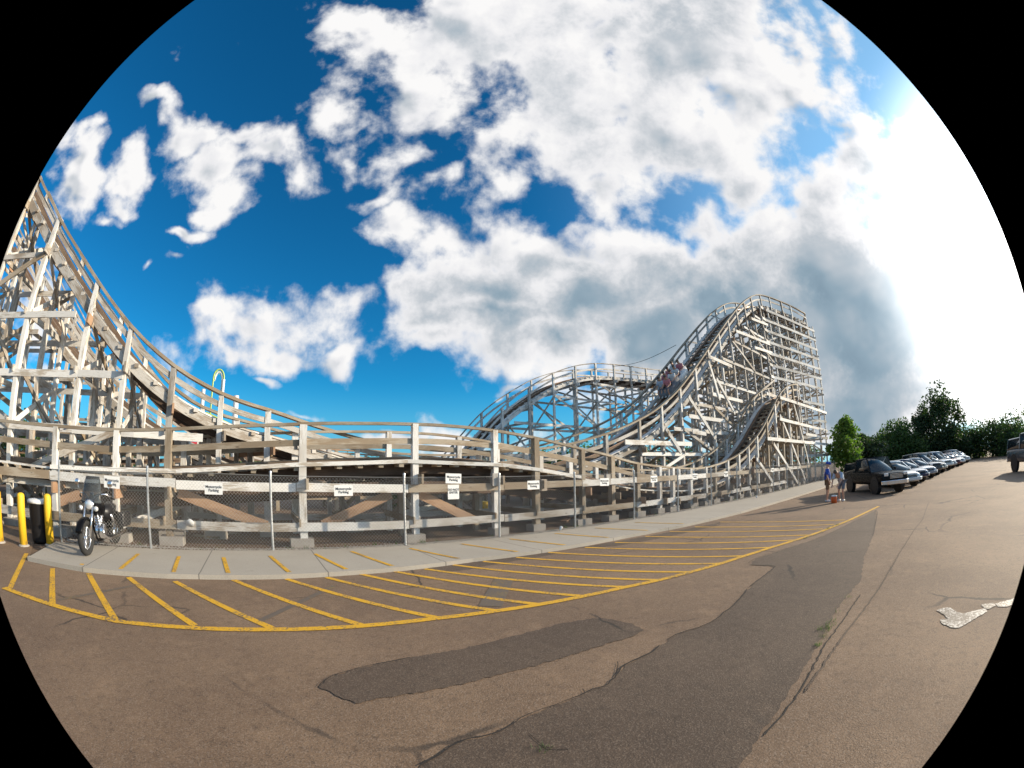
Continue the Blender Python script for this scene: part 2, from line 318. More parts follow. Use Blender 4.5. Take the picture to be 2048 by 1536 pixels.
# ------------------------------------------------------------------ mesh helpers
class MB:
    def __init__(s): s.v = []; s.f = []; s.uv = []
    def quad(s, ids, uvs): s.f.append(ids); s.uv.extend(uvs)
    def beam(s, a, b, wd, ht, up=(0, 0, 1)):
        """box of section wd (across) x ht (along up) from a to b"""
        a, b = Vector(a), Vector(b); d = b - a; L = d.length
        if L < 1e-6: return s
        d.normalize(); u = Vector(up)
        if abs(d.dot(u)) > 0.985: u = Vector((0, 1, 0)) if abs(d.y) < 0.9 else Vector((1, 0, 0))
        r = d.cross(u).normalized(); u = r.cross(d).normalized()
        i = len(s.v); x, y = r*wd/2, u*ht/2
        for p in (a, b): s.v += [p - x - y, p + x - y, p + x + y, p - x + y]
        U = random.randint(0, 60)*10 + 0.5; V = random.randint(0, 60)*10 + random.random()*5
        for k, w_ in ((0, wd), (1, ht), (2, wd), (3, ht)):
            k2 = (k + 1) % 4
            s.quad((i + k, i + k2, i + 4 + k2, i + 4 + k), [(U, V), (U, V + w_), (U + L, V + w_), (U + L, V)]); V += w_
        s.quad((i + 3, i + 2, i + 1, i), [(U, V)]*4); s.quad((i + 4, i + 5, i + 6, i + 7), [(U, V)]*4)
        return s
    def line(s, pts, wd, ht, up=(0, 0, 1), off=(0, 0, 0), cap=True):
        """one board bent along a polyline (shared cross sections at the joints)"""
        pts = [Vector(p) + Vector(off) for p in pts]; n = len(pts); i = len(s.v)
        U = random.randint(0, 60)*10 + 0.5; V = random.randint(0, 60)*10.0; L = 0; us = []
        for k, p in enumerate(pts):
            d = (pts[min(k + 1, n - 1)] - pts[max(k - 1, 0)]).normalized(); u = Vector(up)
            r = d.cross(u).normalized(); u = r.cross(d).normalized(); x, y = r*wd/2, u*ht/2
            s.v += [p - x - y, p + x - y, p + x + y, p - x + y]
            if k: L += (p - pts[k - 1]).length
            us.append(L)
        for k in range(n - 1):
            a = i + 4*k; vv = V
            for j, w_ in ((0, wd), (1, ht), (2, wd), (3, ht)):
                j2 = (j + 1) % 4
                s.quad((a + j, a + j2, a + 4 + j2, a + 4 + j), [(U + us[k], vv), (U + us[k], vv + w_), (U + us[k + 1], vv + w_), (U + us[k + 1], vv)]); vv += w_
        if cap: s.quad((i + 3, i + 2, i + 1, i), [(U, V)]*4); e_ = i + 4*(n - 1); s.quad((e_, e_ + 1, e_ + 2, e_ + 3), [(U, V)]*4)
        return s
    def box(s, c, sz): 
        c = Vector(c); return s.beam(c - Vector((0, 0, sz[2]/2)), c + Vector((0, 0, sz[2]/2)), sz[0], sz[1], (0, 1, 0))
    def tube(s, pts, rad, n=8, cap=True):
        pts = [Vector(p) for p in pts]; m_ = len(pts); i = len(s.v)
        rads = rad if isinstance(rad, (list, tuple)) else [rad]*m_
        pu = None
        for k, p in enumerate(pts):
            d = (pts[min(k + 1, m_ - 1)] - pts[max(k - 1, 0)]).normalized()
            if pu is None: u = Vector((0, 0, 1)) if abs(d.z) < 0.9 else Vector((1, 0, 0))
            else: u = pu
            u = (u - d*u.dot(d)).normalized(); pu = u; r = d.cross(u)
            for j in range(n):
                a = 2*math.pi*j/n; s.v.append(p + (u*math.cos(a) + r*math.sin(a))*rads[k])
        for k in range(m_ - 1):
            for j in range(n):
                j2 = (j + 1) % n
                s.quad((i + k*n + j, i + k*n + j2, i + (k + 1)*n + j2, i + (k + 1)*n + j), [(k, j), (k, j + 1), (k + 1, j + 1), (k + 1, j)])
        if cap:
            s.quad(tuple(i + j for j in reversed(range(n))), [(0, 0)]*n); s.quad(tuple(i + (m_ - 1)*n + j for j in range(n)), [(0, 0)]*n)
        return s
    def lathe(s, c, prof, n=20, axis=(0, 0, 1)):
        """prof: (radius, height) pairs turned round axis at c"""
        c = Vector(c); A_ = Vector(axis).normalized(); U_ = A_.orthogonal().normalized(); W_ = A_.cross(U_); i = len(s.v)
        for r, h in prof:
            for j in range(n):
                a = 2*math.pi*j/n; s.v.append(c + A_*h + (U_*math.cos(a) + W_*math.sin(a))*r)
        for k in range(len(prof) - 1):
            for j in range(n):
                j2 = (j + 1) % n; s.quad((i + k*n + j, i + k*n + j2, i + (k + 1)*n + j2, i + (k + 1)*n + j), [(k, j)]*4)
        s.quad(tuple(i + j for j in reversed(range(n))), [(0, 0)]*n); s.quad(tuple(i + (len(prof) - 1)*n + j for j in range(n)), [(0, 0)]*n)
        return s
    def build(s, name, material, parent=None, smooth=False, bevel=0):
        me = bpy.data.meshes.new(name); me.from_pydata([tuple(v) for v in s.v], [], s.f)
        uv = me.uv_layers.new(name='UVMap'); uv.data.foreach_set('uv', [c for p in s.uv for c in p])
        me.materials.append(material)
        if smooth: me.shade_smooth()
        o = bpy.data.objects.new(name, me); COL.objects.link(o)
        if parent: o.parent = parent; o.matrix_parent_inverse = parent.matrix_world.inverted() if parent.get('placed') else Matrix()
        if bevel:
            b = o.modifiers.new('bevel', 'BEVEL'); b.width = bevel; b.segments = 2; b.limit_method = 'ANGLE'
        return o

def tag(o, label=None, cat=None, group=None, kind=None):
    if label: o['label'] = label
    if cat: o['category'] = cat
    if group: o['group'] = group
    if kind: o['kind'] = kind
    return o
def thing(name, label, cat, loc=(0, 0, 0), rz=0, group=None):
    o = bpy.data.objects.new(name, None); COL.objects.link(o); o.location = loc; o.rotation_euler = (0, 0, rz)
    o.empty_display_size = 0.3
    return tag(o, label, cat, group)
def copy_tree(o, parent=None):
    c = o.copy(); COL.objects.link(c); c.parent = parent
    for ch in list(o.children): copy_tree(ch, c)
    return c
def sheet(name, pts, z, material, kind='structure', thick=0):
    bm = bmesh.new(); vs = [bm.verts.new((p[0], p[1], z)) for p in pts]; f = bm.faces.new(vs)
    if f.normal.z < 0: f.normal_flip()
    if f.calc_area() > 0:
        bm.normal_update()
        if f.normal.z < 0: f.normal_flip()
    if thick:
        r = bmesh.ops.extrude_face_region(bm, geom=[f]); vv = [g for g in r['geom'] if isinstance(g, bmesh.types.BMVert)]
        bmesh.ops.translate(bm, verts=vv, vec=(0, 0, -thick)); bmesh.ops.recalc_face_normals(bm, faces=bm.faces)
    bmesh.ops.triangulate(bm, faces=[f_ for f_ in bm.faces if len(f_.verts) > 4])
    me = bpy.data.meshes.new(name); bm.to_mesh(me); bm.free(); me.materials.append(material)
    o = bpy.data.objects.new(name, me); COL.objects.link(o)
    if kind: o['kind'] = kind
    return o
def catmull(pts, per=8):
    pts = [Vector(p) for p in pts]; out = []
    P_ = [pts[0]*2 - pts[1]] + pts + [pts[-1]*2 - pts[-2]]
    for i in range(1, len(P_) - 2):
        a, b, c, d = P_[i - 1:i + 3]
        for k in range(per):
            t = k/per
            out.append(0.5*((2*b) + (c - a)*t + (2*a - 5*b + 4*c - d)*t*t + (3*b - a - 3*c + d)*t**3))
    out.append(pts[-1]); return out
def resample(pts, step):
    out = [pts[0]]; acc = 0
    for a, b in zip(pts, pts[1:]):
        L = Vector((b.x - a.x, b.y - a.y, 0)).length
        while acc + L >= step and L > 0:
            t = (step - acc)/L; a = a.lerp(b, t); out.append(a.copy()); L = Vector((b.x - a.x, b.y - a.y, 0)).length; acc = 0
        acc += L
    return out

# ------------------------------------------------------------------ ground
E_, ZS = 260.0, 0.07
sheet('ground', [(-900, -900), (1200, -900), (1200, 900), (-900, 900)], -0.02, M['dirt'])
KP = [(57,1120),(167,1145),(333,1158),(400,1159),(567,1158),(713,1149),(807,1141),(943,1123),(1067,1108),(1163,1093),(1247,1077),(1312,1065),(1367,1055),(1500,1027)]
kerb = [G(x, y) for x, y in KP]
kerb = [Vector((p.x, 7.22 + (p.y - 7.22)*0.75, 0)) for p in kerb]
kerb[0] = G(57, 1122); kerb[-1].y = 6.95
back_ = [(-5.2, 9.25), (-2, 9.45), (0.5, 9.66), (4, 9.74), (12, 9.75), (60, 9.75)]
sheet('parking_lot', [(-160, -160), (330, -160), (330, 4), (75, 6.6)] + [(p.x, p.y) for p in reversed(kerb)] + [(-6.2, 9.8), (-9.0, 12.5), (-14, 14), (-160, 60)], 0.0, M['asphalt'])
sheet('pavement', [(p.x, p.y + 0.005) for p in kerb] + [(75, 6.6), (75, 9.75)] + list(reversed(back_)), ZS, M['concrete'], thick=0.12)
# a pale concrete kerb lip at the front edge
kl = MB().line([(p.x, p.y + 0.065, 0) for p in kerb] + [(75, 6.665, 0)], 0.15, 0.16, off=(0, 0, 0.0)).build('kerb', M['concrete']); tag(kl, kind='structure')

def strip(name, pts, wd, z, m_, taper=1.0):
    mb = MB(); pts = [Vector((p[0], p[1], z)) for p in pts]; i = 0
    for k, p in enumerate(pts):
        d = (pts[min(k + 1, len(pts) - 1)] - pts[max(k - 1, 0)]).normalized(); r = Vector((d.y, -d.x, 0))*wd/2
        mb.v += [p - r, p + r]
        if k: a = 2*(k - 1); mb.quad((a, a + 1, a + 3, a + 2), [(0, 0)]*4)
    o = mb.build(name, m_); return tag(o, kind='structure')
YL = [(8,1176),(100,1209),(233,1243),(395,1257),(545,1260),(720,1253),(867,1238),(997,1222),(1077,1210),(1167,1193),(1250,1175),(1317,1161),(1380,1145),(1440,1128),(1490,1112),(1540,1096),(1593,1080),(1643,1063),(1700,1040),(1757,1013)]
strip('edge_line', [G(*p) for p in YL], 0.125, 0.008, M['line_yellow'])
ST = [((53,1107),(20,1177)),((105,1137),(105,1210)),((177,1147),(230,1239)),((257,1155),(390,1252)),((350,1163),(543,1256)),((467,1160),(722,1250)),((573,1158),(876,1236)),((653,1155),(995,1222)),
 ((720,1148),(1079,1209)),((790,1143),(1163,1192)),((850,1138),(1249,1174)),((907,1130),(1316,1160)),((967,1123),(1382,1144)),((1033,1115),(1441,1127)),((1097,1105),(1490,1112)),((1170,1095),(1542,1095)),
 ((1230,1085),(1592,1080)),((1290,1073),(1620,1070)),((1340,1063),(1645,1058)),((1390,1054),(1668,1049)),((1440,1044),(1690,1040))]
for a, b in ST:
    A_, B_ = G(*a), G(*b); mid = [A_.lerp(B_, k/4) for k in range(5)]
    strip('hatch_line', mid, 0.105, 0.0045, M['line_yellow'])
SW = [((227,1150),(277,1108)),((343,1157),(358,1113)),((460,1157),(447,1115)),((591,1155),(540,1112)),((708,1146),(630,1108)),((805,1139),(703,1103)),((943,1122),(820,1097)),((1063,1107),(923,1088)),((1160,1093),(1020,1078)),
      ((1247,1077),(1110,1067)),((1330,1062),(1190,1056)),((1400,1048),(1270,1045)),((150,1142),(165,1128))]
for a, b in SW:
    A_, B_ = G(*a, ZS), G(*b, ZS); ky = next((k0.y + (k1.y - k0.y)*(A_.x - k0.x)/(k1.x - k0.x) for k0, k1 in zip(kerb, kerb[1:]) if k0.x <= A_.x <= k1.x), 7.2)
    A_ = A_.lerp(B_, max(0, min(.8, (ky + .03 - A_.y)/(B_.y - A_.y))))
    strip('pavement_line', [A_, B_], 0.085, ZS + 0.006, M['line_yellow'])
for a, b, wd in (((513,1245),(668,1172),.10),((980,1213),(1010,1155),.32),((117,1200),(265,1172),.09)):
    strip('faded_line', [G(*a), G(*b)], wd, 0.004, M['line_faded'])
def ragged(pts, amp, step, seed):
    rnd = random.Random(seed); out = []
    for a, b in zip(pts, pts[1:] + pts[:1]):
        n = max(1, int((b - a).length/step)); d = (b - a).normalized() if (b - a).length > 0 else Vector((1, 0, 0)); r = Vector((-d.y, d.x, 0))
        for k in range(n): out.append(a.lerp(b, k/n) + r*rnd.uniform(-amp, amp)*(0 if k == 0 else 1))
    return out
PA = [(638,1375),(660,1355),(724,1336),(820,1316),(911,1301),(980,1285),(1048,1268),(1120,1248),(1185,1237),(1224,1239),(1265,1248),(1287,1260),(1270,1272),(1224,1285),(1140,1312),(1056,1336),(990,1352),(935,1367),(860,1382),(775,1395),(712,1408),(680,1395)]
sheet('asphalt_patch', ragged([G(*p) for p in PA], 0.016, 0.04, 3), 0.006, M['asphalt_dark'])
PB = [(840,1532),(930,1480),(985,1470),(1044,1438),(1110,1410),(1169,1387),(1215,1368),(1232,1350),(1250,1330),(1302,1305),(1353,1270),(1413,1250),(1440,1232),(1467,1210),(1490,1185),(1507,1167),(1550,1133),(1500,1130),(1510,1118),(1567,1099),(1620,1082),(1652,1070),(1700,1047),(1752,1020),
      (1750,1050),(1746,1072),(1728,1115),(1722,1159),(1687,1200),(1660,1245),(1633,1292),(1600,1350),(1545,1435),(1480,1530),(1440,1600),(1300,1680),(1000,1650),(820,1580)]
sheet('road_patch', ragged([G(*p) for p in PB], 0.02, 0.07, 5), 0.003, M['asphalt_dark'])
for i, pts in enumerate(([(850,1136),(907,1128),(1000,1116),(1100,1103),(1110,1108),(1010,1125),(930,1140),(880,1144)], [(1150,1096),(1250,1080),(1350,1062),(1440,1045),(1430,1052),(1330,1075),(1230,1092)], [(1530,1130),(1600,1105),(1680,1075),(1640,1110),(1560,1142)])):
    sheet('tar_stain', ragged([G(*p) for p in pts], 0.03, 0.12, 11 + i), 0.002, M['asphalt_dark'])
# cracks sealed or open in the tarmac
CRK = [[(1857,1005),(1845,1040),(1827,1062),(1800,1105),(1781,1139),(1762,1172),(1740,1203),(1700,1255),(1660,1310),(1610,1385)],[(1232,1352),(1236,1330),(1230,1318)],[(1060,1470),(1100,1500),(1180,1495)],[(1480,1255),(1510,1262),(1535,1262)],[(1170,1387),(1164,1370)],[(1720,1190),(1650,1290),(1590,1400),(1520,1480)]]
for k, c_ in enumerate(CRK):
    strip('tarmac_crack', ragged([G(*p) for p in c_] , 0.010, 0.06, 20 + k)[:len(ragged([G(*p) for p in c_], 0.010, 0.06, 20 + k))//2], (0.022, .008, .006, .006, .007, .013)[k], 0.0075, M['crack'] if k else M['asphalt_dark'])
# white arrow painted on the lane at the right
ARW = [(1872,1222),(1884,1217),(1900,1216),(1912,1224),(1926,1228),(1945,1223),(1972,1216),(1974,1224),(1958,1233),(1940,1244),(1918,1256),(1902,1256),(1884,1248),(1880,1240),(1896,1238),(1888,1230)]
sheet('lane_mark', ragged([G(*p) for p in [(1962,1210),(1985,1206),(1992,1212),(1978,1219),(1968,1218)]], .01, .05, 71), 0.006, M['line_white']); sheet('lane_mark', ragged([G(*p) for p in [(1990,1208),(2010,1203),(2060,1186),(2060,1198),(2015,1214),(1996,1214)]], .01, .05, 72), 0.006, M['line_white'])
sheet('lane_arrow', ragged([G(*p) for p in ARW], .008, .04, 70), 0.006, M['line_white'])

for k, e_ in enumerate((PA[:4], PB[:26])):
    pts = catmull([G(*p) for p in e_], 3); rn_ = random.Random(60 + k); seg = []
    for i_, p in enumerate(pts):
        seg.append(p + Vector((rn_.uniform(-.012, .012), rn_.uniform(-.012, .012), 0)))
        if len(seg) > 7 or i_ == len(pts) - 1:
            if len(seg) > 1: strip('patch_seam', seg, rn_.uniform(.006, .02), 0.009, M['crack'])
            seg = seg[-1:] if rn_.random() < .45 else []
# loose gravel washed along the foot of the fence, on the verge and on the pavement edge
gm = MB(); rg = random.Random(8)
for k in range(5200):
    x = -5 + 34*rg.random()**1.6; y = 9.45 + abs(rg.gauss(0, .42)) if rg.random() < .9 else rg.uniform(7.3, 9.4); z = ZS if y < 9.72 else .0
    r = rg.uniform(.006, .022) if y > 9.5 else rg.uniform(.004, .009); i = len(gm.v)
    gm.v += [Vector((x + r*rg.uniform(.7, 1.3), y, z + r*.3)), Vector((x, y + r*rg.uniform(.7, 1.3), z + r*.3)), Vector((x - r, y, z + r*.3)), Vector((x, y - r, z + r*.3)), Vector((x, y, z + r)), Vector((x, y, z - r*.3))]
    for j in range(4): j2 = (j + 1) % 4; gm.quad((i + j, i + j2, i + 4), [(0, 0)]*3); gm.quad((i + j2, i + j, i + 5), [(0, 0)]*3)
tag(gm.build('gravel', M['footing']), kind='stuff')
wm_ = MB()
def tuft(x, y, z, n, h):
    for _ in range(n):
        a = rg.uniform(0, 6.28); l_ = rg.uniform(.4, 1)*h; q_ = Vector((x + rg.gauss(0, .03), y + rg.gauss(0, .03), z)); d = Vector((math.cos(a)*l_*.6, math.sin(a)*l_*.6, l_)); sd_ = Vector((-math.sin(a), math.cos(a), 0))*h*.06
        i = len(wm_.v); wm_.v += [q_ - sd_, q_ + sd_, q_ + d]; wm_.quad((i, i + 1, i + 2), [(0, 0)]*3)
for k in range(150): tuft(-5 + 40*rg.random(), 9.68 + abs(rg.gauss(0, .25)), 0.03, 9, rg.uniform(.04, .16))
for (xa, ya), (xb, yb), n in (((1700,1190),(1633,1292),16), ((1643,1063),(1700,1040),18), ((1590,1085),(1643,1066),10), ((1085,1497),(1095,1500),3), ((1640,1255),(1650,1275),8)):
    for k in range(n):
        t_ = rg.random(); g_ = G(xa + (xb - xa)*t_, ya + (yb - ya)*t_); tuft(g_.x, g_.y, 0.004, 10, rg.uniform(.02, .06))
tag(wm_.build('weeds', M['leaf_mid']), kind='stuff')

# ------------------------------------------------------------------ wooden coaster
class Parts:
    """children of one thing: the first 96 of a kind are meshes of their own, any beyond go into one last part"""
    def __init__(s, root, cap=96): s.r = root; s.c = {}; s.rest = {}; s.cap = cap
    def put(s, name, mb, m_):
        s.c[name] = s.c.get(name, 0) + 1
        if s.c[name] <= s.cap: return mb.build(name, m_, s.r)
        k = (name, m_.name); r = s.rest.setdefault(k, (MB(), m_)); i = len(r[0].v)
        r[0].v += mb.v; r[0].f += [tuple(a + i for a in f) for f in mb.f]; r[0].uv += mb.uv
    def done(s):
        for (nm, _), (mb, m_) in s.rest.items(): o = mb.build(nm, m_, s.r); o['kind'] = 'stuff'

def lateral(pts, i):
    d = pts[min(i + 1, len(pts) - 1)] - pts[max(i - 1, 0)]; d.z = 0; d.normalize(); return Vector((-d.y, d.x, 0))
def at_x(pts, xv):
    for i in range(len(pts) - 1):
        a, b = pts[i], pts[i + 1]
        if (a.x - xv)*(b.x - xv) <= 0 and a.x != b.x: return i, a.lerp(b, (xv - a.x)/(b.x - a.x))
    return None

def coaster(name, label, near, W=2.6, bents=None, gh=1.05, levels=(), pw=0.14, mats=('white_wood', 'grey_wood', 'tan_wood'), brace=2, cross=True,
            group='sections of the wooden roller coaster', near_ledger=True, step=0.5, foot=True, zmin=-9, far_drop=0.0, xb=True, led_h=0.19, tie_step=0.55, hrw=0.13, hrh=0.075, led_xmax=999, midpost=True, edge=(0.02, 0.98)):
    near = resample(near, step); n = len(near)
    root = thing(name, label, 'roller coaster', (near[n//2].x, near[n//2].y, 0), 0, group); root['placed'] = 1
    bpy.context.view_layer.update()
    P_ = Parts(root); Mp, Ms, Mh = (M[k] for k in mats)
    lat = [lateral(near, i) for i in range(n)]
    far = [near[i] + lat[i]*W + Vector((0, 0, far_drop)) for i in range(n)]
    UP = Vector((0, 0, 1))
    gf = gh if callable(gh) else (lambda x: gh)
    dk = [near[i] - UP*gf(near[i].x) for i in range(n)]; mr = 0.46*gf(near[n//4].x)
    # handrails and mid rails on both sides
    P_.put('handrail', MB().line(near, hrw, hrh), Mh); P_.put('handrail', MB().line(far, hrw, hrh), Mh)
    P_.put('mid_rail', MB().line([near[i].lerp(dk[i], .46) for i in range(n)], 0.045, 0.15), Ms); P_.put('mid_rail', MB().line([far[i] + (dk[i] - near[i])*.46 for i in range(n)], 0.045, 0.15), Ms)
    # stringers, walkways, ties, rails
    for k, s_ in enumerate((edge[0], 0.28, 0.5, 0.72, edge[1])):
        ln = [dk[i] + lat[i]*W*s_ - UP*(0.22 if k in (0, 4) else 0.30) + UP*far_drop*s_ for i in range(n)]
        P_.put('stringer', MB().line(ln, 0.07, 0.26), Ms if k in (0, 4) and edge[0] < .1 else M['dark_wood'])
    for s_ in (0.09, 0.91):
        P_.put('walkway', MB().line([dk[i] + lat[i]*W*s_ - UP*0.03 + UP*far_drop*s_ for i in range(n)], 0.34, 0.045), Mp)
    tb = MB(); tp = resample([dk[i] + lat[i]*W*0.5 for i in range(n)], tie_step)
    for i in range(len(tp)):
        l_ = lateral(tp, i); c_ = tp[i] + UP*(far_drop*0.5 - 0.10); ext = W*0.5 + random.uniform(-0.03, 0.09)
        tb.beam(c_ - l_*ext - UP*far_drop*.5, c_ + l_*ext + UP*far_drop*.5, 0.13, 0.10)
    P_.put('cross_ties', tb, Ms)
    for s_ in (-0.52, 0.52):
        ln = [dk[i] + lat[i]*(W*0.5 + s_) + UP*(far_drop*0.5) for i in range(n)]
        r_ = P_.put('running_rail', MB().line(ln, 0.20, 0.16, off=(0, 0, 0.03)), M['rail_wood'])
        MB().line(ln, 0.09, 0.02, off=(0, 0, 0.125)).build('steel_strap', M['rail_steel'], r_)
    # bents
    if bents is None: bents = 2.4
    if isinstance(bents, (int, float)):
        bp = resample(near, bents); bi = []
        for p in bp:
            bi.append(min(range(n), key=lambda i: (near[i] - p).length))
    else:
        bi = [min(range(n), key=lambda i: abs(near[i].x - x)) for x in bents]
    B_ = []
    for i in bi: B_.append((near[i], far[i], lat[i], dk[i].z))
    for k, (a, b, l_, zd) in enumerate(B_):
        w_ = pw*random.uniform(0.9, 1.15)
        dz = random.uniform(0.0, 0.03)
        P_.put('post', MB().beam((a.x, a.y, 0), (a.x, a.y, a.z - 0.02 + dz), w_, w_, (0, 1, 0)), random.choice((Mp, Mp, Ms)))
        P_.put('post', MB().beam((b.x, b.y, 0), (b.x, b.y, b.z - 0.02 + dz), w_, w_, (0, 1, 0)), Mp)
        if midpost and W > 2 and zd > 2.0:
            c_ = a.lerp(b, 0.5); P_.put('post', MB().beam((c_.x, c_.y, 0), (c_.x, c_.y, zd - 0.45), w_, w_, (0, 1, 0)), Ms)
        d_ = Vector((l_.y, -l_.x, 0))
        P_.put('bent_cap', MB().beam(Vector((a.x, a.y, zd - 0.47)) - l_*0.35 + d_*0.09, Vector((b.x, b.y, zd - 0.47 + far_drop)) + l_*0.35 + d_*0.09, 0.06, 0.26), random.choice((Ms, M['brown_wood'], Mh)))
        zs = [z for z in levels if z < zd - 0.9]
        for z in zs: P_.put('cross_beam', MB().beam(Vector((a.x, a.y, z + 0.1)) - l_*0.2 - d_*0.10, Vector((b.x, b.y, z + 0.1)) + l_*0.2 - d_*0.10, 0.045, 0.18), Ms)
        if xb:
            zl = [0.15] + [z + 0.1 for z in zs] + [zd - 0.55]
            for j in range(len(zl) - 1):
                if zl[j + 1] - zl[j] > 0.8 and (j + k) % 2 == 0:
                    P_.put('cross_brace', MB().beam(Vector((a.x, a.y, zl[j])) + d_*0.12, Vector((b.x, b.y, zl[j + 1])) + d_*0.12, 0.15, 0.04, d_), random.choice((Ms, Mp)))
                    P_.put('cross_brace', MB().beam(Vector((b.x, b.y, zl[j])) + d_*0.165, Vector((a.x, a.y, zl[j + 1])) + d_*0.165, 0.15, 0.04, d_), random.choice((Ms, Mh)))
        if foot:
            P_.put('footing', MB().box((a.x + random.uniform(-.15, .15), a.y, 0.07), (random.uniform(.45, .75), 0.4, 0.24)), M['footing'])
    # long ledgers on both faces, only where the deck is above them
    for z in levels:
        for side in (0, 1):
            run = []
            for i in range(n):
                zd = dk[i].z
                if zd - 0.55 > z and near[i].x < led_xmax:
                    p = near[i] if side == 0 else far[i]; o_ = lat[i]*((-0.095) if side == 0 else 0.095)
                    run.append(Vector((p.x, p.y, z)) + o_)
                if (zd - 0.55 <= z or i == n - 1 or near[i].x >= led_xmax) and run:
                    if len(run) > 3 and (side or near_ledger): 
                        # boards butt end to end
                        seg = [run[j:j + 13] for j in range(0, len(run), 12)]
                        for sg in seg:
                            if len(sg) > 1: P_.put('ledger', MB().line([sg[0], sg[len(sg)//2], sg[-1]] if len(sg) > 2 else sg, 0.05, led_h*random.uniform(.85, 1.1), off=(0, 0, random.uniform(-.02, .02))), random.choice((Mp, Mp, Ms)))
                    run = []
    # long diagonals on the faces
    if brace:
        for side in (0, 1):
            for k in range(0, len(B_) - brace, brace):
                zd = min(B_[k][3], B_[k + brace][3]) - 0.6; zl = [0.25] + [z for z in levels if z < zd] 
                for j in range(0, len(zl)):
                    z0 = zl[j]; z1 = zl[j + 1] if j + 1 < len(zl) else zd
                    if z1 - z0 < 0.8 or (k//brace + j) % 2 : continue
                    p, q_ = B_[k][side], B_[k + brace][side]; o_ = B_[k][2]*(-0.15 if side == 0 else 0.15)
                    if (j//2 + k) % 2: z0, z1 = z1, z0
                    P_.put('long_brace', MB().beam(Vector((p.x, p.y, z0)) + o_, Vector((q_.x, q_.y, z1)) + o_, 0.17, 0.045, (0, 1, 0)), random.choice((Mp, Ms, Mh)))
    P_.done(); return root, near, P_

# 1. the low track that runs along the fence, dips and climbs away to the right
FP = [(-10,840),(100,851),(230,860),(350,858),(460,853),(550,850),(640,847),(720,847),(810,848),(900,852),(985,861),(1075,877),(1150,895),(1213,910),(1265,925),(1310,932),(1353,936),(1392,937),(1425,932),(1457,920),(1485,903),(1507,880),(1525,855),(1545,815),(1560,787)]
fn = [N(x, y, 10.6) for x, y in FP]
fn += [Vector((34.0, 10.65, 7.9)), Vector((37.5, 10.9, 8.5)), Vector((41, 11.9, 8.7)), Vector((44, 13.7, 8.8)), Vector((45.6, 16.4, 8.9)), Vector((45.8, 19.5, 8.9))]
FX = [-8.2,-6.0,-4.1,-2.15,.94,3.88,6.83,8.3,9.97,11.5,12.9,14.4,15.8,17.1,18.4,19.8,21.2,22.6,24.1,25.8,27.6,29.4,31.2,33.2,35.2,37.2,39.2,41.2,43.2]
fr, fnear, FPr = coaster('low_track', 'low wooden coaster track with tan handrail running just behind the chain link fence', catmull(fn, 6), W=2.3, bents=FX, gh=0.98,
        levels=(0.47, 1.42, 3.2, 5.0), pw=0.17, mats=('white_wood', 'tan_wood', 'tan_wood'), brace=0, near_ledger=False, edge=(0.16, 0.9))
# its two long kerbside ledgers carry on to the far end of the fence
for z in (0.47, 1.42):
    xs = [-9, -6, -2.15, .94, 3.88, 6.83, 9.97, 12.9, 15.8, 18.4, 21.2, 24.1, 27.6, 31.2] + ([35.2, 41, 47] if z > 1 else [])
    for a, b in zip(xs, xs[1:]):
        if z > 1 and False: continue
        FPr.put('kerbside_ledger', MB().beam((a + .01, 10.47 + (0 if int(a*10) % 2 else .0), z + random.uniform(-.02, .02)), (b - .01, 10.47, z + random.uniform(-.02, .02)), 0.05, 0.21), random.choice((M['white_wood'], M['grey_wood'], M['tan_wood'])))
for a, b, yy in (((357,985),(535,1052),10.75),((645,1050),(782,988),10.75),((838,988),(952,1042),10.75),((100,1010),(228,966),10.75)):
    FPr.put('long_brace', MB().beam(N(*a, yy), N(*b, yy), 0.25, 0.05, (0, 1, 0)), M['brown_wood'])
# heavy beams and a fascia board under the near edge of the deck
for a, b in ((-6.0, -2.15), (-2.15, .94), (.94, 3.88), (3.88, 6.83), (6.83, 8.3), (8.3, 9.97)):
    ia, ib = at_x(fnear, a), at_x(fnear, b)
    if ia and ib:
        za, zb = ia[1].z - 0.98, ib[1].z - 0.98
        FPr.put('fascia', MB().beam((a, 10.50, za + .0), (b, 10.50, zb + .0), 0.04, 0.10), M['white_wood'])
        FPr.put('girder', MB().beam((a, 10.95, za - .68), (b, 10.95, zb - .68), 0.10, 0.34), M['dark_wood'])
        FPr.put('girder', MB().beam((a, 12.6, za - .68), (b, 12.6, zb - .68), 0.10, 0.34), M['dark_wood'])
for px_, py0, py1 in ((985,948,977),(1083,960,985),(1213,950,968)):
    p = N(px_, py0, 10.35); FPr.put('bracket', MB().box((p.x + .12, 10.42, p.z - .16), (0.22, 0.12, 0.36)), M['grey_wood'])
FPr.done()

# 2. the main hill: high drop on the left, valley behind the low track, climb on the right
AP = [(60,300,11.2),(85,365,11.2),(105,405,11.2),(130,455,11.2),(170,520,11.2),(215,590,11.2),(265,655,11.25),(310,700,11.35),(355,737,11.5),(405,768,11.7),(455,793,11.95),(505,811,12.2),(552,825,12.5),(640,855,12.9),(745,884,13.2),(850,899,13.3),(930,903,13.3),(1000,903,13.3),(1060,899,13.2),(1113,893,13.2),(1167,881,13.2),(1233,860,13.2),(1293,831,13.2),(1328,806,13.2),(1357,778,13.2),(1387,739,13.2),(1410,706,13.2),(1432,673,13.2),(1463,630,13.2),(1490,601,13.2),(1520,590,13.1),(1570,607,12.2),(1600,622,11.4)]
an = [N(*p) for p in AP]
an += [Vector((47.6, 11.4, an[-1].z)), Vector((49.6, 13.2, 17.2)), Vector((50.4, 16, 17.0)), Vector((49.8, 19.5, 16.3)), Vector((47.8, 22.6, 15.4)), Vector((45, 24.8, 14.4))]
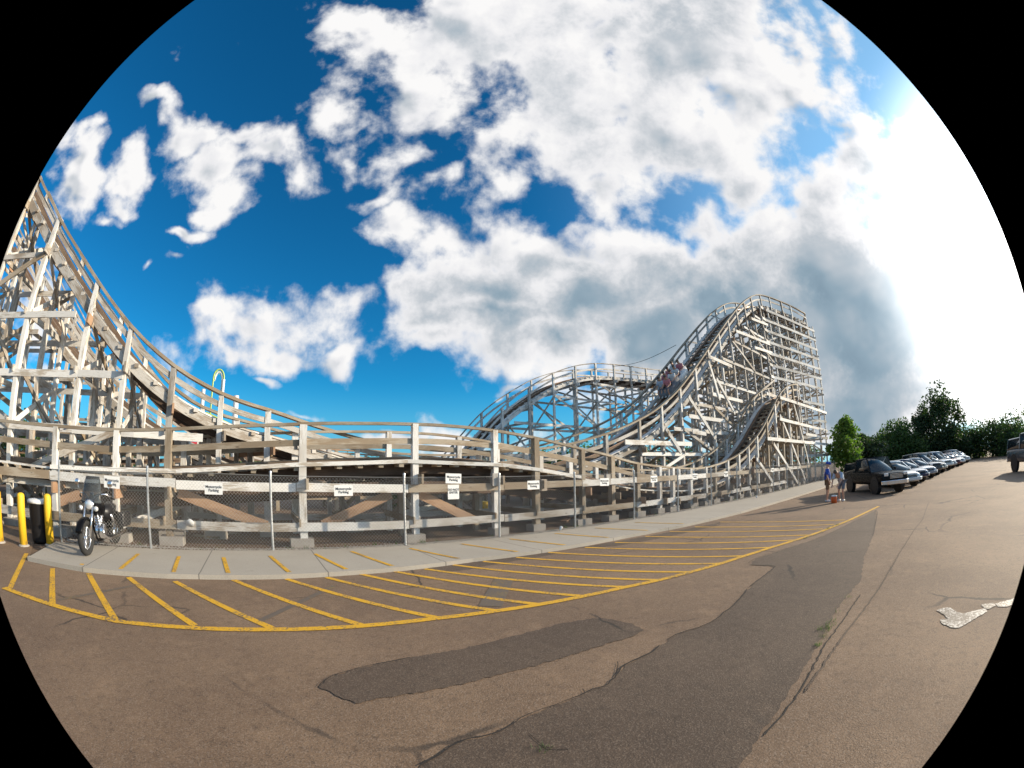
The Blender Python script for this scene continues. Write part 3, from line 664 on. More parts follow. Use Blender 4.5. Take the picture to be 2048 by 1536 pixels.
a_xs = [-12.2,-10,-7.9,-5.5,-4.2,-2.5,-0.98,0.47,2.9,5.2,7.5,9.8,12.0,14.2,16.4,18.6,20.6,22.6,24.6,26.6,28.6,30.6,32.6,34.8,37.0,39.2,41.4,43.6,45.6,47.3]
ar, anear, APr = coaster('main_hill', 'tallest white wooden coaster hill dropping from the left edge and climbing again to the tower at right', catmull(an, 5), W=2.9, bents=a_xs, gh=lambda x: 0.66 + 0.38*max(0.0, min(1.0, (x - 2)/8)), hrw=0.2, hrh=0.085, led_xmax=37.2,
        levels=(1.2, 2.6, 4.0, 5.6, 7.4, 9.2, 11.0, 12.8, 14.6), pw=0.15, mats=('white_wood', 'grey_wood', 'tan_wood'), brace=2)
# 3. turnaround tower: the closely boarded outer face, rear frames and a middle track
tr = thing('turnaround_tower', 'tall lattice tower of white boards at the right end of the coaster', 'roller coaster', (42, 14, 0), 0, 'sections of the wooden roller coaster'); tr['placed'] = 1
bpy.context.view_layer.update(); TP = Parts(tr)
def face_y(x): return 13.05 + (10.75 - 13.05)*max(0, x - 37)/(47.4 - 37) if x > 37 else 13.05
for r_i, (oy, x0, x1) in enumerate(((0, 36.2, 47.5), (3.4, 38, 46.5), (6.6, 38, 46.5), (9.8, 38, 45.5))):
    x = x0; k = 0
    while x <= x1:
        y = face_y(x) + oy + (0.35 if r_i == 0 else 0)*0; zt = 16.4 if r_i < 2 else 15.0
        TP.put('post', MB().beam((x, y, 0), (x + 0.0, y, zt), 0.15, 0.15, (0, 1, 0)), M['white_wood'] if k % 3 else M['grey_wood'])
        if r_i == 0: TP.put('footing', MB().box((x, y, 0.1), (0.6, 0.45, 0.26)), M['footing'])
        if r_i == 0 and 46 > x > 45: x = 47.42 - 1.62
        x += (1.62, 2.4, 2.6, 2.6)[r_i]; k += 1
    z = 2.4; 
    while z < (16.5 if r_i < 2 else 15):
        sp = (1.75 if z < 8 else 1.08) if r_i == 0 else 2.1
        xa = x0 if (z > 8 or r_i) else 34.5
        pts = [Vector((xx, face_y(xx) + oy - 0.11, z)) for xx in ([xa, 37] if xa < 37 else [xa]) + [40.5, 44, x1 + .1]]
        TP.put('ledger', MB().line(pts, 0.05, 0.25 if r_i == 0 else .17), M['white_wood'] if r_i == 0 else M['grey_wood'])
        z += sp
for x in (37.8, 41.0, 44.3, 47.4):
    z = 2.4
    while z < 15.5:
        for oy in (0, 3.4, 6.6):
            if oy > 5 and z > 12: continue
            y = face_y(x) + oy; TP.put('cross_beam', MB().beam((x + .1, y - .2, z + .1), (x + .1, y + 3.4, z + .1), 0.05, 0.17), M['grey_wood'])
            TP.put('cross_brace', MB().beam((x + .16, y, z + .1), (x + .16, y + 3.2, z + 2.2), 0.14, 0.045, (1, 0, 0)), random.choice((M['grey_wood'], M['white_wood'])))
        z += 2.1
for a, b, yy in (((1547,887),(1596,967),10.45),((1513,917),(1545,964),10.45),((1560,830),(1610,960),10.5),((1433,757),(1470,828),12.9),((1377,793),(1432,880),12.9),((1332,857),(1362,905),12.9),((1417,722),(1440,800),12.9),((1585,800),(1622,950),10.5),((1390,690),(1440,760),16.2)):
    TP.put('long_brace', MB().beam(N(*a, yy), N(*b, yy), 0.22, 0.06, (0, 1, 0)), M['white_wood'])
# long boards on the near face of the climb and of the low track's far end
for a, b, yy in (((1250,884),(1383,888),12.95),((1378,832),(1450,842),12.95),((1425,788),(1485,803),12.95),((1472,662),(1560,697),12.95),((1503,637),(1562,661),12.95),((1510,695),(1563,712),12.95),((1420,714),(1464,733),12.95),((1385,863),(1412,868),12.95),
                 ((1560,795),(1653,826),10.42),((1560,838),(1655,862),10.42),((1535,877),(1657,889),10.42),((1612,868),(1635,872),10.42)):
    TP.put('face_board', MB().beam(N(*a, yy), N(*b, yy), 0.05, 0.23), M['white_wood'])
# middle track crossing the tower
mt = catmull([N(1440,752,15.0), N(1500,728,14.4), N(1576,706,12.6)], 6)
for off in (0.0, -2.2):
    TP.put('track_girder', MB().line(mt, 0.10, 0.42, off=(0, -off, 0)), M['tan_wood'])
tb = MB()
for p in resample(mt, 0.6): tb.beam(p + Vector((0, -.1, .26)), p + Vector((0, 2.4, .26)), 0.13, 0.1)
TP.put('cross_ties', tb, M['grey_wood'])
TP.put('handrail', MB().line(mt, .1, .07, off=(0, 0, 1.2)), M['white_wood'])
TP.done()

# 4. the far hump in the middle
CP = [(880,945),(905,925),(930,900),(957,868),(985,835),(1010,810),(1035,790),(1058,775),(1075,764),(1110,745),(1150,732),(1190,727),(1226,729),(1262,733),(1297,738),(1350,743)]
cn = [N(x, y, 26) for x, y in CP]
hr, hnear, HPr = coaster('far_hump', 'rounded wooden coaster hump in the distance between the low track and the main hill', catmull(cn, 5), W=3.0, bents=2.5, gh=1.15, midpost=False,
        levels=(3.2, 5.6, 8.0, 9.6), pw=0.15, mats=('white_wood', 'white_wood', 'grey_wood'), brace=2, foot=False)
# 5. the low return track behind, and 6. a far curve at the left
rn = [Vector((x, 20.5 + 1.2*math.sin(x*0.08), 2.5 + 0.45*math.sin(x*0.17 + 1))) for x in range(-34, 46, 2)]
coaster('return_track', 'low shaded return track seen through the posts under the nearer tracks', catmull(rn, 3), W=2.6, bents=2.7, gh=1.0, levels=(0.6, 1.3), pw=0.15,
        mats=('tan_wood', 'rail_wood', 'brown_wood'), brace=1, foot=False)  # darker lumber colours paint in the shade beneath the nearer tracks
ln_ = [N(x, y, 27) for x, y in ((120,560),(170,660),(215,735),(250,785),(290,825),(330,855),(380,885),(450,910))]
coaster('far_left_curve', 'distant sloping coaster track seen through the left hill frames', catmull(ln_, 5), W=3.0, bents=2.4, gh=1.1, levels=(2.2, 4.4, 6.6, 8.8, 11), pw=0.19,
        mats=('grey_wood', 'grey_wood', 'grey_wood'), brace=1, foot=False)
sn = [N(x, y, 16.2) for x, y in ((20,420),(60,500),(110,590),(160,660),(210,715),(265,762),(330,805),(400,840),(470,868),(560,893),(660,905))]
coaster('second_hill', 'second sloping wooden track directly behind the high left drop', catmull(sn, 5), W=2.8, bents=2.2, gh=1.1, levels=(1.4, 3.0, 4.8, 6.6, 8.4, 10.2), pw=0.15,
        mats=('white_wood', 'grey_wood', 'grey_wood'), brace=2, foot=False)

# ------------------------------------------------------------------ chain link fence along the pavement
def chain_fence():
    FY = 9.62; x0, x1, Hf = -5.05, 47.0, 1.72
    root = thing('chain_link_fence', 'galvanised chain link fence between the pavement and the coaster', 'fence', (0, FY, 0)); root['placed'] = 1
    bpy.context.view_layer.update()
    def fy(x): return FY - 0.32*max(0, (0.5 - x)/5.5)
    xs = [-5.05, -2.62, 0.28, 3.46, 6.12, 8.86]
    while xs[-1] < x1 - 1: xs.append(xs[-1] + 2.85)
    for x in xs:
        t = random.uniform(-.02, .02)
        MB().tube([(x, fy(x), 0), (x + t, fy(x), Hf + .04)], 0.03, 8).lathe((x + t, fy(x), Hf + .04), [(.036, 0), (.03, .03), (.008, .05)], 8).build('fence_post', M['galv'], root)
    MB().tube([(x, fy(x), 0.1) for x in (-5.05, 0.5, 47)], 0.004, 4).build('tension_wire', M['wire'], root)
    MB().tube([(x, fy(x), Hf - .02) for x in (-5.05, 0.5, 47)], 0.005, 4).build('tension_wire', M['wire'], root)
    mb = MB(); p = 0.082; z0 = 0.06; hh = Hf - 0.04 - z0
    x = x0 - hh
    def wire(a, b):
        i = len(mb.v); r = 0.0026
        for q_ in (a, b): mb.v += [Vector((q_[0] - r, q_[1], q_[2])), Vector((q_[0], q_[1] - r, q_[2])), Vector((q_[0] + r, q_[1], q_[2])), Vector((q_[0], q_[1] + r, q_[2]))]
        for j in range(4): j2 = (j + 1) % 4; mb.quad((i + j, i + j2, i + 4 + j2, i + 4 + j), [(0, 0)]*4)
    while x < x1:
        for sg in (1, -1):
            a, b = (x, z0), (x + hh, z0 + hh)
            if sg < 0: a, b = (x + hh, z0), (x, z0 + hh)
            # clip to the fence length
            (xa, za), (xb, zb) = a, b
            if xa > xb: (xa, za), (xb, zb) = (xb, zb), (xa, za)
            if xb <= x0 or xa >= x1: continue
            k = (zb - za)/(xb - xa)
            if xa < x0: za += (x0 - xa)*k; xa = x0
            if xb > x1: zb -= (xb - x1)*k; xb = x1
            wire((xa, fy(xa) + .003*sg - .035, za), (xb, fy(xb) + .003*sg - .035, zb))
        x += p
    mb.build('wire_mesh', M['wire'], root)
chain_fence()

def text_mesh(txt, size, parent, loc, m_, name='lettering'):
    c = bpy.data.curves.new('lettering', 'FONT'); c.body = txt; c.size = size; c.align_x = 'CENTER'; c.align_y = 'CENTER'; c.extrude = 0.0015; c.space_line = 0.9; c.offset = 0.0008
    o = bpy.data.objects.new('tmp', c); COL.objects.link(o); bpy.context.view_layer.update()
    me = bpy.data.meshes.new_from_object(o.evaluated_get(bpy.context.evaluated_depsgraph_get())); bpy.data.objects.remove(o); bpy.data.curves.remove(c)
    me.materials.clear(); me.materials.append(m_); n = bpy.data.objects.new(name, me); COL.objects.link(n); n.parent = parent; n.location = loc; n.rotation_euler = (math.pi/2, 0, 0); return n
sgn = [(230,964,'above the motorcycle',.42),(428,977,'beside the tall hill post',.42),(687,981,'over the brown brace left of centre',.44),(907,957,'directly above the DO NOT ENTER notice',.44),(1067,970,'right of the notice pair at the centre',.42),(1209,964,'second right of the notice pair',.42),
       (1308,958,'third right of the notice pair',.42),(1390,953,'fourth right of the notice pair',.42),(1452,948,'fifth right of the notice pair',.42),(1545,940,'farthest right, near the truck',.42)]
for x, y, where, w_ in sgn:
    p = N(x, y, 9.52)
    o = MB().box((0, 0, 0), (w_, 0.006, 0.245)).build('parking_sign', M['sign'], bevel=0.0); o.location = (p.x, 9.52 if p.x > .5 else 9.52 - 0.32*(0.5 - p.x)/5.5, p.z)
    o.rotation_euler = (0, random.uniform(-.02, .04), random.uniform(-.03, .03))
    tag(o, 'white two-line parking sign on the fence ' + where, 'sign', 'motorcycle parking signs on the fence')
    text_mesh('Motorcycle\nParking', 0.082, o, (0, -0.006, 0.0), M['ink'])
    for sx in (-1, 1): MB().tube([(sx*(w_/2 - .02), -.004, .10), (sx*(w_/2 - .02), .05, .10)], .003, 5).build('wire_tie', M['wire'], o)
p = N(907, 984, 9.505); o = MB().box((0, 0, 0), (0.31, 0.006, 0.36)).build('entry_sign', M['sign']); o.location = (p.x, 9.505, p.z)
tag(o, 'white DO NOT ENTER notice hung below a parking sign at the centre', 'sign'); text_mesh('DO NOT\nENTER', 0.078, o, (0, -0.006, 0.02), M['ink'])

# ------------------------------------------------------------------ bollards, bin and motorcycle at the left
def bollard(x, y, label):
    t = thing('bollard', label, 'bollard', (x, y, 0), 0, 'yellow bollards')
    MB().lathe((0, 0, 0), [(.105, 0), (.105, 1.0), (.10, 1.035), (.075, 1.06), (.03, 1.075)], 20).build('bollard_sleeve', M['yellow'], t, True)
    MB().lathe((0, 0, 0), [(.16, 0), (.15, .02), (.12, .035)], 20).build('base_ring', M['footing'], t, True)
for x, y, l in ((-5.86, 8.62, 'yellow bollard standing directly left of the black bin'), (-5.30, 9.10, 'yellow bollard standing right of the black bin'), (-6.62, 8.55, 'yellow bollard farthest left, cut by the edge of view')): bollard(x, y, l)
t = thing('litter_bin', 'black round litter bin with a pale flat lid between the yellow bollards', 'bin', (-5.72, 9.35, 0))
MB().lathe((0, 0, 0), [(.25, 0), (.27, .05), (.30, .82), (.31, .84)], 24).build('bin_body', M['black'], t, True)
MB().lathe((0, 0, .84), [(.34, 0), (.34, .05), (.31, .08), (.12, .10)], 24).build('lid', M['white_plastic'], t, True)
MB().lathe((0, 0, .94), [(.12, 0), (.12, .012)], 20).build('opening', M['black'], t)

def wheel(parent, c, R_, wd, axis, rim_m, spokes=10, tyre=.065):
    c = Vector(c); A_ = Vector(axis)
    prof = [(R_ - tyre*2, -wd*.30), (R_ - tyre*.9, -wd*.5), (R_ - tyre*.2, -wd*.38), (R_, -wd*.12), (R_, wd*.12), (R_ - tyre*.2, wd*.38), (R_ - tyre*.9, wd*.5), (R_ - tyre*2, wd*.30), (R_ - tyre*2, -wd*.30)]
    mb = MB(); A1 = A_.normalized(); U_ = A1.orthogonal().normalized(); W_ = A1.cross(U_); n = 28
    for r, h in prof:
        for j in range(n): a = 2*math.pi*j/n; mb.v.append(c + A1*h + (U_*math.cos(a) + W_*math.sin(a))*r)
    for k in range(len(prof) - 1):
        for j in range(n): j2 = (j + 1) % n; mb.quad((k*n + j, k*n + j2, (k + 1)*n + j2, (k + 1)*n + j), [(0, 0)]*4)
    w_ = mb.build('wheel', M['rubber'], parent, True)
    rim = MB()
    ri = R_ - tyre*2
    rim.lathe(c - A1*wd*.22, [(ri*.99, 0), (ri*.90, wd*.02), (ri*.90, wd*.42), (ri*.99, wd*.44)], 24, A1) if spokes else None
    rb = MB(); m2 = []
    for j in range(24):
        pass
    # rim ring and spokes
    ring = [c + (U_*math.cos(2*math.pi*j/24) + W_*math.sin(2*math.pi*j/24))*ri for j in range(25)]
    rb.tube(ring, .018 if R_ < .5 else .02, 6, False)
    rb.lathe(c - A1*wd*.35, [(.03, 0), (.045, .01), (.045, wd*.68), (.03, wd*.7)], 14, A1)
    for j in range(spokes):
        a = 2*math.pi*j/spokes; d = U_*math.cos(a) + W_*math.sin(a); rb.tube([c + d*.04, c + d*ri], .012 if spokes < 12 else .004, 5, False)
    rb.build('rim', rim_m, w_, True); return w_
def motorcycle():
    # local x forward; placed with its nose to the kerb
    t = thing('motorcycle', 'chrome and black cruiser motorcycle parked on the pavement beside the fence', 'motorcycle', (-3.72, 8.95, ZS), math.radians(-94)); C_ = M['chrome']; K_ = M['black_paint']
    wheel(t, (.80, 0, .33), .33, .12, (0, 1, 0), C_, 28, .055); wheel(t, (-.78, 0, .33), .33, .16, (0, 1, 0), C_, 28, .06)
    def fender(cx, R_, a0, a1, w_, nm):
        mb = MB(); pr = 9; ns = 14
        for i in range(ns + 1):
            a = math.radians(a0 + (a1 - a0)*i/ns)
            for j in range(pr):
                b = math.pi*j/(pr - 1); rr = R_ + .035*math.sin(b); mb.v.append(Vector((cx + rr*math.cos(a), w_*math.cos(b), .33 + rr*math.sin(a))))
        for i in range(ns):
            for j in range(pr - 1): a = i*pr + j; mb.quad((a, a + 1, a + pr + 1, a + pr), [(0, 0)]*4)
        o = mb.build(nm, K_, t, True); o.modifiers.new('thickness', 'SOLIDIFY').thickness = .006
    fender(.80, .35, 20, 165, .085, 'front_mudguard'); fender(-.78, .36, 10, 190, .105, 'rear_mudguard')
    for s_ in (-1, 1):
        MB().tube([(.80, s_*.10, .33), (.50, s_*.10, 1.02)], [.026, .022], 10).build('fork_tube', C_, t, True)
        MB().tube([(.48, s_*.06, 1.04), (.42, s_*.18, 1.12), (.34, s_*.34, 1.13), (.20, s_*.43, 1.06)], .014, 8).build('handlebar', C_, t, True)
        MB().tube([(.22, s_*.42, 1.065), (.12, s_*.455, 1.03)], .02, 10).build('grip', M['rubber'], t, True)
        mr = MB().tube([(.30, s_*.37, 1.12), (.33, s_*.42, 1.30)], .006, 6).lathe((.33, s_*.44, 1.33), [(.02, -.015), (.065, -.012), (.07, 0), (.05, .015)], 14, (1, 0, 0)).build('mirror', C_, t, True)
        MB().tube([(.20, s_*.14, .52), (.26, s_*.20, .34), (.0, s_*.21, .24), (-.5, s_*.22, .24), (-1.0, s_*.23, .27)], [.024, .024, .03, .042, .045], 12).build('exhaust_pipe', C_, t, True)
        MB().tube([(-.30, s_*.14, .68), (-.74, s_*.15, .36)], [.032, .026], 10).build('rear_shock', C_, t, True)
        sb = MB().box((-.80, s_*.30, .56), (.52, .18, .32)).build('saddlebag', M['black'], t); bv = sb.modifiers.new('b', 'BEVEL'); bv.width = .06; bv.segments = 3
        MB().lathe((.58, s_*.20, .86), [(.01, -.03), (.045, -.02), (.05, .03), (.03, .05)], 14, (1, 0, 0)).build('indicator', M['lamp'], t, True)
        MB().tube([(.05, s_*.16, .30), (.05, s_*.33, .30)], .022, 8).build('footpeg', M['rubber'], t)
    hl = MB().lathe((.52, 0, .92), [(.03, -.10), (.085, -.06), (.105, 0), (.108, .04)], 22, (1, 0, 0)).build('headlight', C_, t, True)
    MB().lathe((.565, 0, .92), [(.098, 0), (.07, .02), (.02, .028)], 22, (1, 0, 0)).build('lens', M['lamp'], hl, True)
    tk = MB().lathe((-.12, 0, .80), [(.02, -.02), (.10, .02), (.155, .14), (.165, .30), (.13, .46), (.06, .55), (.02, .57)], 20, (1, 0, .12)).build('fuel_tank', K_, t, True)
    MB().lathe((.05, 0, .98), [(.035, 0), (.035, .015), (.02, .02)], 14).build('filler_cap', C_, tk, True)
    st = MB().tube([(-.78, 0, .80), (-.55, 0, .78), (-.32, 0, .71), (-.10, 0, .76)], [.09, .16, .17, .07], 14).build('saddle', M['black'], t, True); st.scale = (1, 1, 1)
    for a in (-22, 24):
        d = Vector((math.sin(math.radians(a)), 0, math.cos(math.radians(a)))); base = Vector((.06, 0, .42)); mb = MB()
        for k in range(9): mb.lathe(base + d*(.05 + k*.028), [(.075 if k % 2 else .058, 0), (.075 if k % 2 else .058, .027)], 16, d)
        mb.lathe(base + d*.31, [(.08, 0), (.075, .05), (.03, .065)], 16, d); mb.build('cylinder', C_, t, True)
    MB().lathe((.05, -.16, .38), [(.10, 0), (.15, .03), (.155, .29), (.10, .32)], 22, (0, 1, 0)).build('crankcase', C_, t, True)
    MB().tube([(.48, 0, 1.0), (.42, 0, .80), (.36, 0, .42), (.2, 0, .2), (-.4, 0, .2), (-.55, 0, .40), (-.40, 0, .66), (.40, 0, .86)], .024, 8).build('frame', K_, t, True)
    MB().lathe((.10, -.24, .56), [(.02, 0), (.09, .01), (.095, .06), (.05, .08)], 20, (0, 1, 0)).build('air_cleaner', C_, t, True)
    mb = MB(); pr, ns = 9, 7   # curved clear windshield
    for i in range(ns + 1):
        z = .96 + .50*i/ns
        for j in range(pr): b = math.radians(-62 + 124*j/(pr - 1)); r_ = .30 - .03*i/ns; mb.v.append(Vector((.36 - .10*i/ns + r_*.62*math.cos(b), r_*math.sin(b)*(1 - .25*(i/ns)**3), z)))
    for i in range(ns):
        for j in range(pr - 1): a = i*pr + j; mb.quad((a, a + 1, a + pr + 1, a + pr), [(0, 0)]*4)
    o = mb.build('windshield', M['glass_clear'], t, True); o.modifiers.new('t', 'SOLIDIFY').thickness = .005
    MB().tube([(-.1, .16, .28), (-.16, .30, .02)], .011, 6).build('side_stand', C_, t)
    MB().lathe((-1.14, 0, .55), [(.05, .05), (.06, 0), (.03, -.02)], 14, (1, 0, 0)).build('tail_light', M['red'], t, True)
    MB().tube([(.42, 0, 1.10), (.36, .0, 1.12)], [.05, .045], 14).build('speedometer', C_, t, True)
def clearish(t, b):
    setc(t, b, (0.25, 0.28, 0.30), 0.03); b.inputs['Transmission Weight'].default_value = 0.85; b.inputs['IOR'].default_value = 1.2
M['glass_clear'] = mat('smoked_clear_plastic', clearish)
motorcycle()

# ------------------------------------------------------------------ vehicles
def loft(rings, name, m_, parent, sub=0, close=True):
    mb = MB(); n = len(rings[0])
    for r in rings: mb.v += [Vector(p) for p in r]
    for k in range(len(rings) - 1):
        for j in range(n): j2 = (j + 1) % n; mb.quad((k*n + j, k*n + j2, (k + 1)*n + j2, (k + 1)*n + j), [(0, 0)]*4)
    if close: mb.quad(tuple(reversed(range(n))), [(0, 0)]*n); mb.quad(tuple((len(rings) - 1)*n + j for j in range(n)), [(0, 0)]*n)
    o = mb.build(name, m_, parent, True)
    if sub: s_ = o.modifiers.new('sub', 'SUBSURF'); s_.levels = sub; s_.render_levels = sub
    return o
def ring_body(x, zb, zt, hw, r=.06):
    h = [(hw*.90, zb), (hw*.985, zb + (zt - zb)*.14), (hw, zb + (zt - zb)*.5), (hw*.975, zt - r), (hw*.90, zt)]
    return [(x, y, z) for y, z in h] + [(x, -y, z) for y, z in reversed(h)]
def car(name, label, loc, rz, paint, kind='sedan', L=4.6, W=1.78, group='vehicles parked in the angled row'):
    t = thing(name, label, {'sedan': 'car', 'suv': 'car', 'pickup': 'truck', 'hatch': 'car'}[kind], loc, rz, group); hw = W/2
    if kind == 'sedan': st = [(-.5, .42, .80, .86), (-.47, .30, .98, .93), (-.30, .22, 1.02, 1), (-.05, .20, .96, 1), (.20, .20, .93, 1), (.36, .22, .84, .98), (.465, .26, .74, .90), (.5, .36, .62, .80)]; cab = [(-.40, 1.0, 1.02, .84, .72), (-.24, 1.0, 1.36, .88, .64), (-.04, .96, 1.43, .90, .66), (.08, .94, 1.37, .90, .64), (.24, .92, .95, .86, .72)]; R_ = .31
    elif kind == 'suv': st = [(-.5, .50, .95, .90), (-.485, .36, 1.12, .96), (-.30, .32, 1.14, 1), (0, .30, 1.10, 1), (.22, .30, 1.07, 1), (.38, .32, 1.0, .98), (.475, .36, .94, .93), (.5, .46, .80, .88)]; cab = [(-.485, 1.1, 1.12, .92, .86), (-.44, 1.1, 1.66, .92, .76), (-.10, 1.08, 1.74, .93, .78), (.06, 1.06, 1.68, .92, .76), (.20, 1.04, 1.07, .90, .82)]; R_ = .36
    else: st = [(-.5, .50, 1.0, .95), (-.49, .42, 1.06, .97), (-.30, .40, 1.07, 1), (0, .40, 1.06, 1), (.20, .40, 1.06, 1), (.34, .42, 1.04, .99), (.47, .44, 1.02, .97), (.5, .46, .92, .95)]; cab = [(-.485, 1.04, 1.06, .93, .90), (-.475, 1.04, 1.50, .93, .80), (-.18, 1.04, 1.54, .93, .80), (-.16, 1.04, 1.70, .93, .78), (.08, 1.04, 1.73, .93, .78), (.20, 1.04, 1.07, .91, .84)]; R_ = .37
    b = loft([ring_body(x*L, zb, zt, hw*f) for x, zb, zt, f in st], 'body', paint, t, 2)
    cr_ = [[(x*L, -hw*wb, zb - .04), (x*L, hw*wb, zb - .04), (x*L, hw*wt, zt), (x*L, -hw*wt, zt)] for x, zb, zt, wb, wt in cab]
    g = loft([[(a[0], a[1]*.985, a[2]) for a in r] for r in cr_], 'windows', M['glass'], t)
    # roof skin and pillars in body colour
    core = [c_ for c_ in cab if c_[2] > c_[1] + .15]
    rf = [[(x*L, -hw*wt*1.01, zt - .03), (x*L, -hw*wt*.90, zt + .025), (x*L, 0, zt + .045), (x*L, hw*wt*.90, zt + .025), (x*L, hw*wt*1.01, zt - .03), (x*L, 0, zt - .045)] for x, zb, zt, wb, wt in core]
    loft(rf, 'roof', paint, t)
    for s_ in (-1, 1):
        for (x, zb, zt, wb, wt) in cab:
            pass
        P2 = [(x*L, s_*hw*wb*.99, zb), ] if 0 else None
        a, c_ = cab[-1], core[-1]; MB().beam((a[0]*L, s_*hw*a[3]*.98, a[1]), (c_[0]*L, s_*hw*c_[4]*.99, c_[2]), .07, .05).build('windscreen_pillar', paint, t)
        a, c_ = cab[0], core[0]; MB().beam((a[0]*L, s_*hw*a[3]*.98, a[1]), (c_[0]*L, s_*hw*c_[4]*.99, c_[2]), .14, .05).build('rear_pillar', paint, t)
        m_ = core[len(core)//2]; MB().beam((m_[0]*L - .1, s_*hw*m_[3]*.975, m_[1]), (m_[0]*L - .06, s_*hw*m_[4]*.99, m_[2]), .09, .04).build('door_pillar', paint, t)
        fx = .5*L
        lw = hw*.30
        MB().box((fx*(.935 if kind == 'sedan' else .975), s_*hw*.70, st[-1][2]*.98), (.10, lw, .14)).build('headlight', M['lamp'], t, bevel=.03)
        MB().box((-fx*.985, s_*hw*.72, st[0][2]*.92), (.08, lw*.8, .16)).build('tail_light', M['red'], t, bevel=.02)
        mr = MB().box((.155*L, s_*(hw + .10), cab[-1][1] + .10), (.10, .18, .13)).build('wing_mirror', paint, t, bevel=.03)
        for xx in (.315, -.30):
            w_ = wheel(t, (xx*L, s_*(hw - .10), R_), R_, .20, (0, 1, 0), M['galv'], 6, .085)
            ar_ = MB().lathe((xx*L, s_*(hw - .24), R_ + .03), [(R_ + .07, 0), (R_ + .07, s_*.235)], 24, (0, 1, 0)).build('wheel_arch', M['black'], t)
        MB().box((.02*L, s_*hw*.995, cab[-1][1] - .14), (.16, .03, .03)).build('door_handle', M['black'], t)
    bz = st[-1][1] + .08
    cm = M['chrome'] if kind == 'pickup' else paint
    bm_ = MB().line([(.47*L, -hw*.98, bz), (.505*L, -hw*.70, bz), (.515*L, 0, bz), (.505*L, hw*.70, bz), (.47*L, hw*.98, bz)], .14, .18 if kind != 'pickup' else .20).build('front_bumper', cm, t, bevel=.03)
    MB().line([(-.48*L, -hw*.95, bz), (-.51*L, -hw*.6, bz), (-.51*L, hw*.6, bz), (-.48*L, hw*.95, bz)], .12, .18).build('rear_bumper', cm, t, bevel=.03)
    gz = (bz + st[-1][2])/2 + .10
    gr = MB()
    for k in range(4): gr.box((.498*L, 0, gz - .09 + k*.06), (.05, hw*.95, .03))
    gr.build('grille', M['chrome'] if kind == 'pickup' else M['black'], t)
    MB().box((.518*L, 0, bz), (.02, .32, .12)).build('number_plate', M['white_plastic'], t)
    return t
def paintm(n_, c): return plain(c, 0.22, 0.15, 0.03, name=n_, **{'Coat Weight': 0.8})
PW, PS, PD, PB2, PR, PG = (paintm(a, b) for a, b in (('white_car_paint', (.72, .72, .70)), ('silver_car_paint', (.38, .39, .41)), ('dark_grey_car_paint', (.05, .055, .065)), ('dark_blue_car_paint', (.02, .035, .09)), ('maroon_car_paint', (.16, .02, .025)), ('beige_car_paint', (.42, .38, .30))))
HD = math.atan2(-.60, -.80)
fwd = Vector((math.cos(HD), math.sin(HD), 0)); lft = Vector((-fwd.y, fwd.x, 0))
row = [('pickup_truck', 'black boxy pickup with a canopy, nearest vehicle of the parked row', M['black_paint'], 'pickup', 4.9), ('parked_car', 'white car mostly hidden behind the black pickup', PW, 'sedan', 4.5), ('parked_car', 'dark blue sedan two spaces beyond the black pickup', PB2, 'sedan', 4.7),
       ('parked_car', 'silver sedan three spaces beyond the black pickup', PS, 'sedan', 4.6), ('parked_car', 'dark grey sport utility car four spaces beyond the pickup', PD, 'suv', 4.6), ('parked_car', 'beige sedan five spaces beyond the black pickup', PG, 'sedan', 4.5),
       ('parked_car', 'white sport utility car in the middle of the far row', PW, 'suv', 4.6), ('parked_car', 'silver sedan seven spaces beyond the black pickup', PS, 'sedan', 4.5), ('parked_car', 'maroon sedan in the far part of the row', PR, 'sedan', 4.5),
       ('parked_car', 'white sedan beyond the maroon car', PW, 'sedan', 4.5), ('parked_car', 'silver sport utility car near the far end of the row', PS, 'suv', 4.6), ('parked_car', 'white car at the very far end of the row', PW, 'sedan', 4.5)]
for k, (nm, lb, pt, kd, L_) in enumerate(row):
    fc = Vector((22.1 + 3.55*k, 1.15 - .70*k - (0.012*k*k), 0)); c_ = fc - fwd*(L_/2) + Vector((random.uniform(-.1, .1), random.uniform(-.1, .1), 0))*(k > 0)
    car(nm, lb, c_, HD + (random.uniform(-.03, .03) if k else 0), pt, kd, L_, 1.82 if kd == 'pickup' else 1.76)
c_ = Vector((29.5, -9.45, 0)); car('parked_van', 'dark grey high vehicle parked across the aisle, cut by the right edge of view', c_, math.radians(200), PD, 'pickup', 5.4, 2.0, None)['category'] = 'van'
bpy.data.objects['parked_van'].scale = (1.1, 1.0, 1.3)

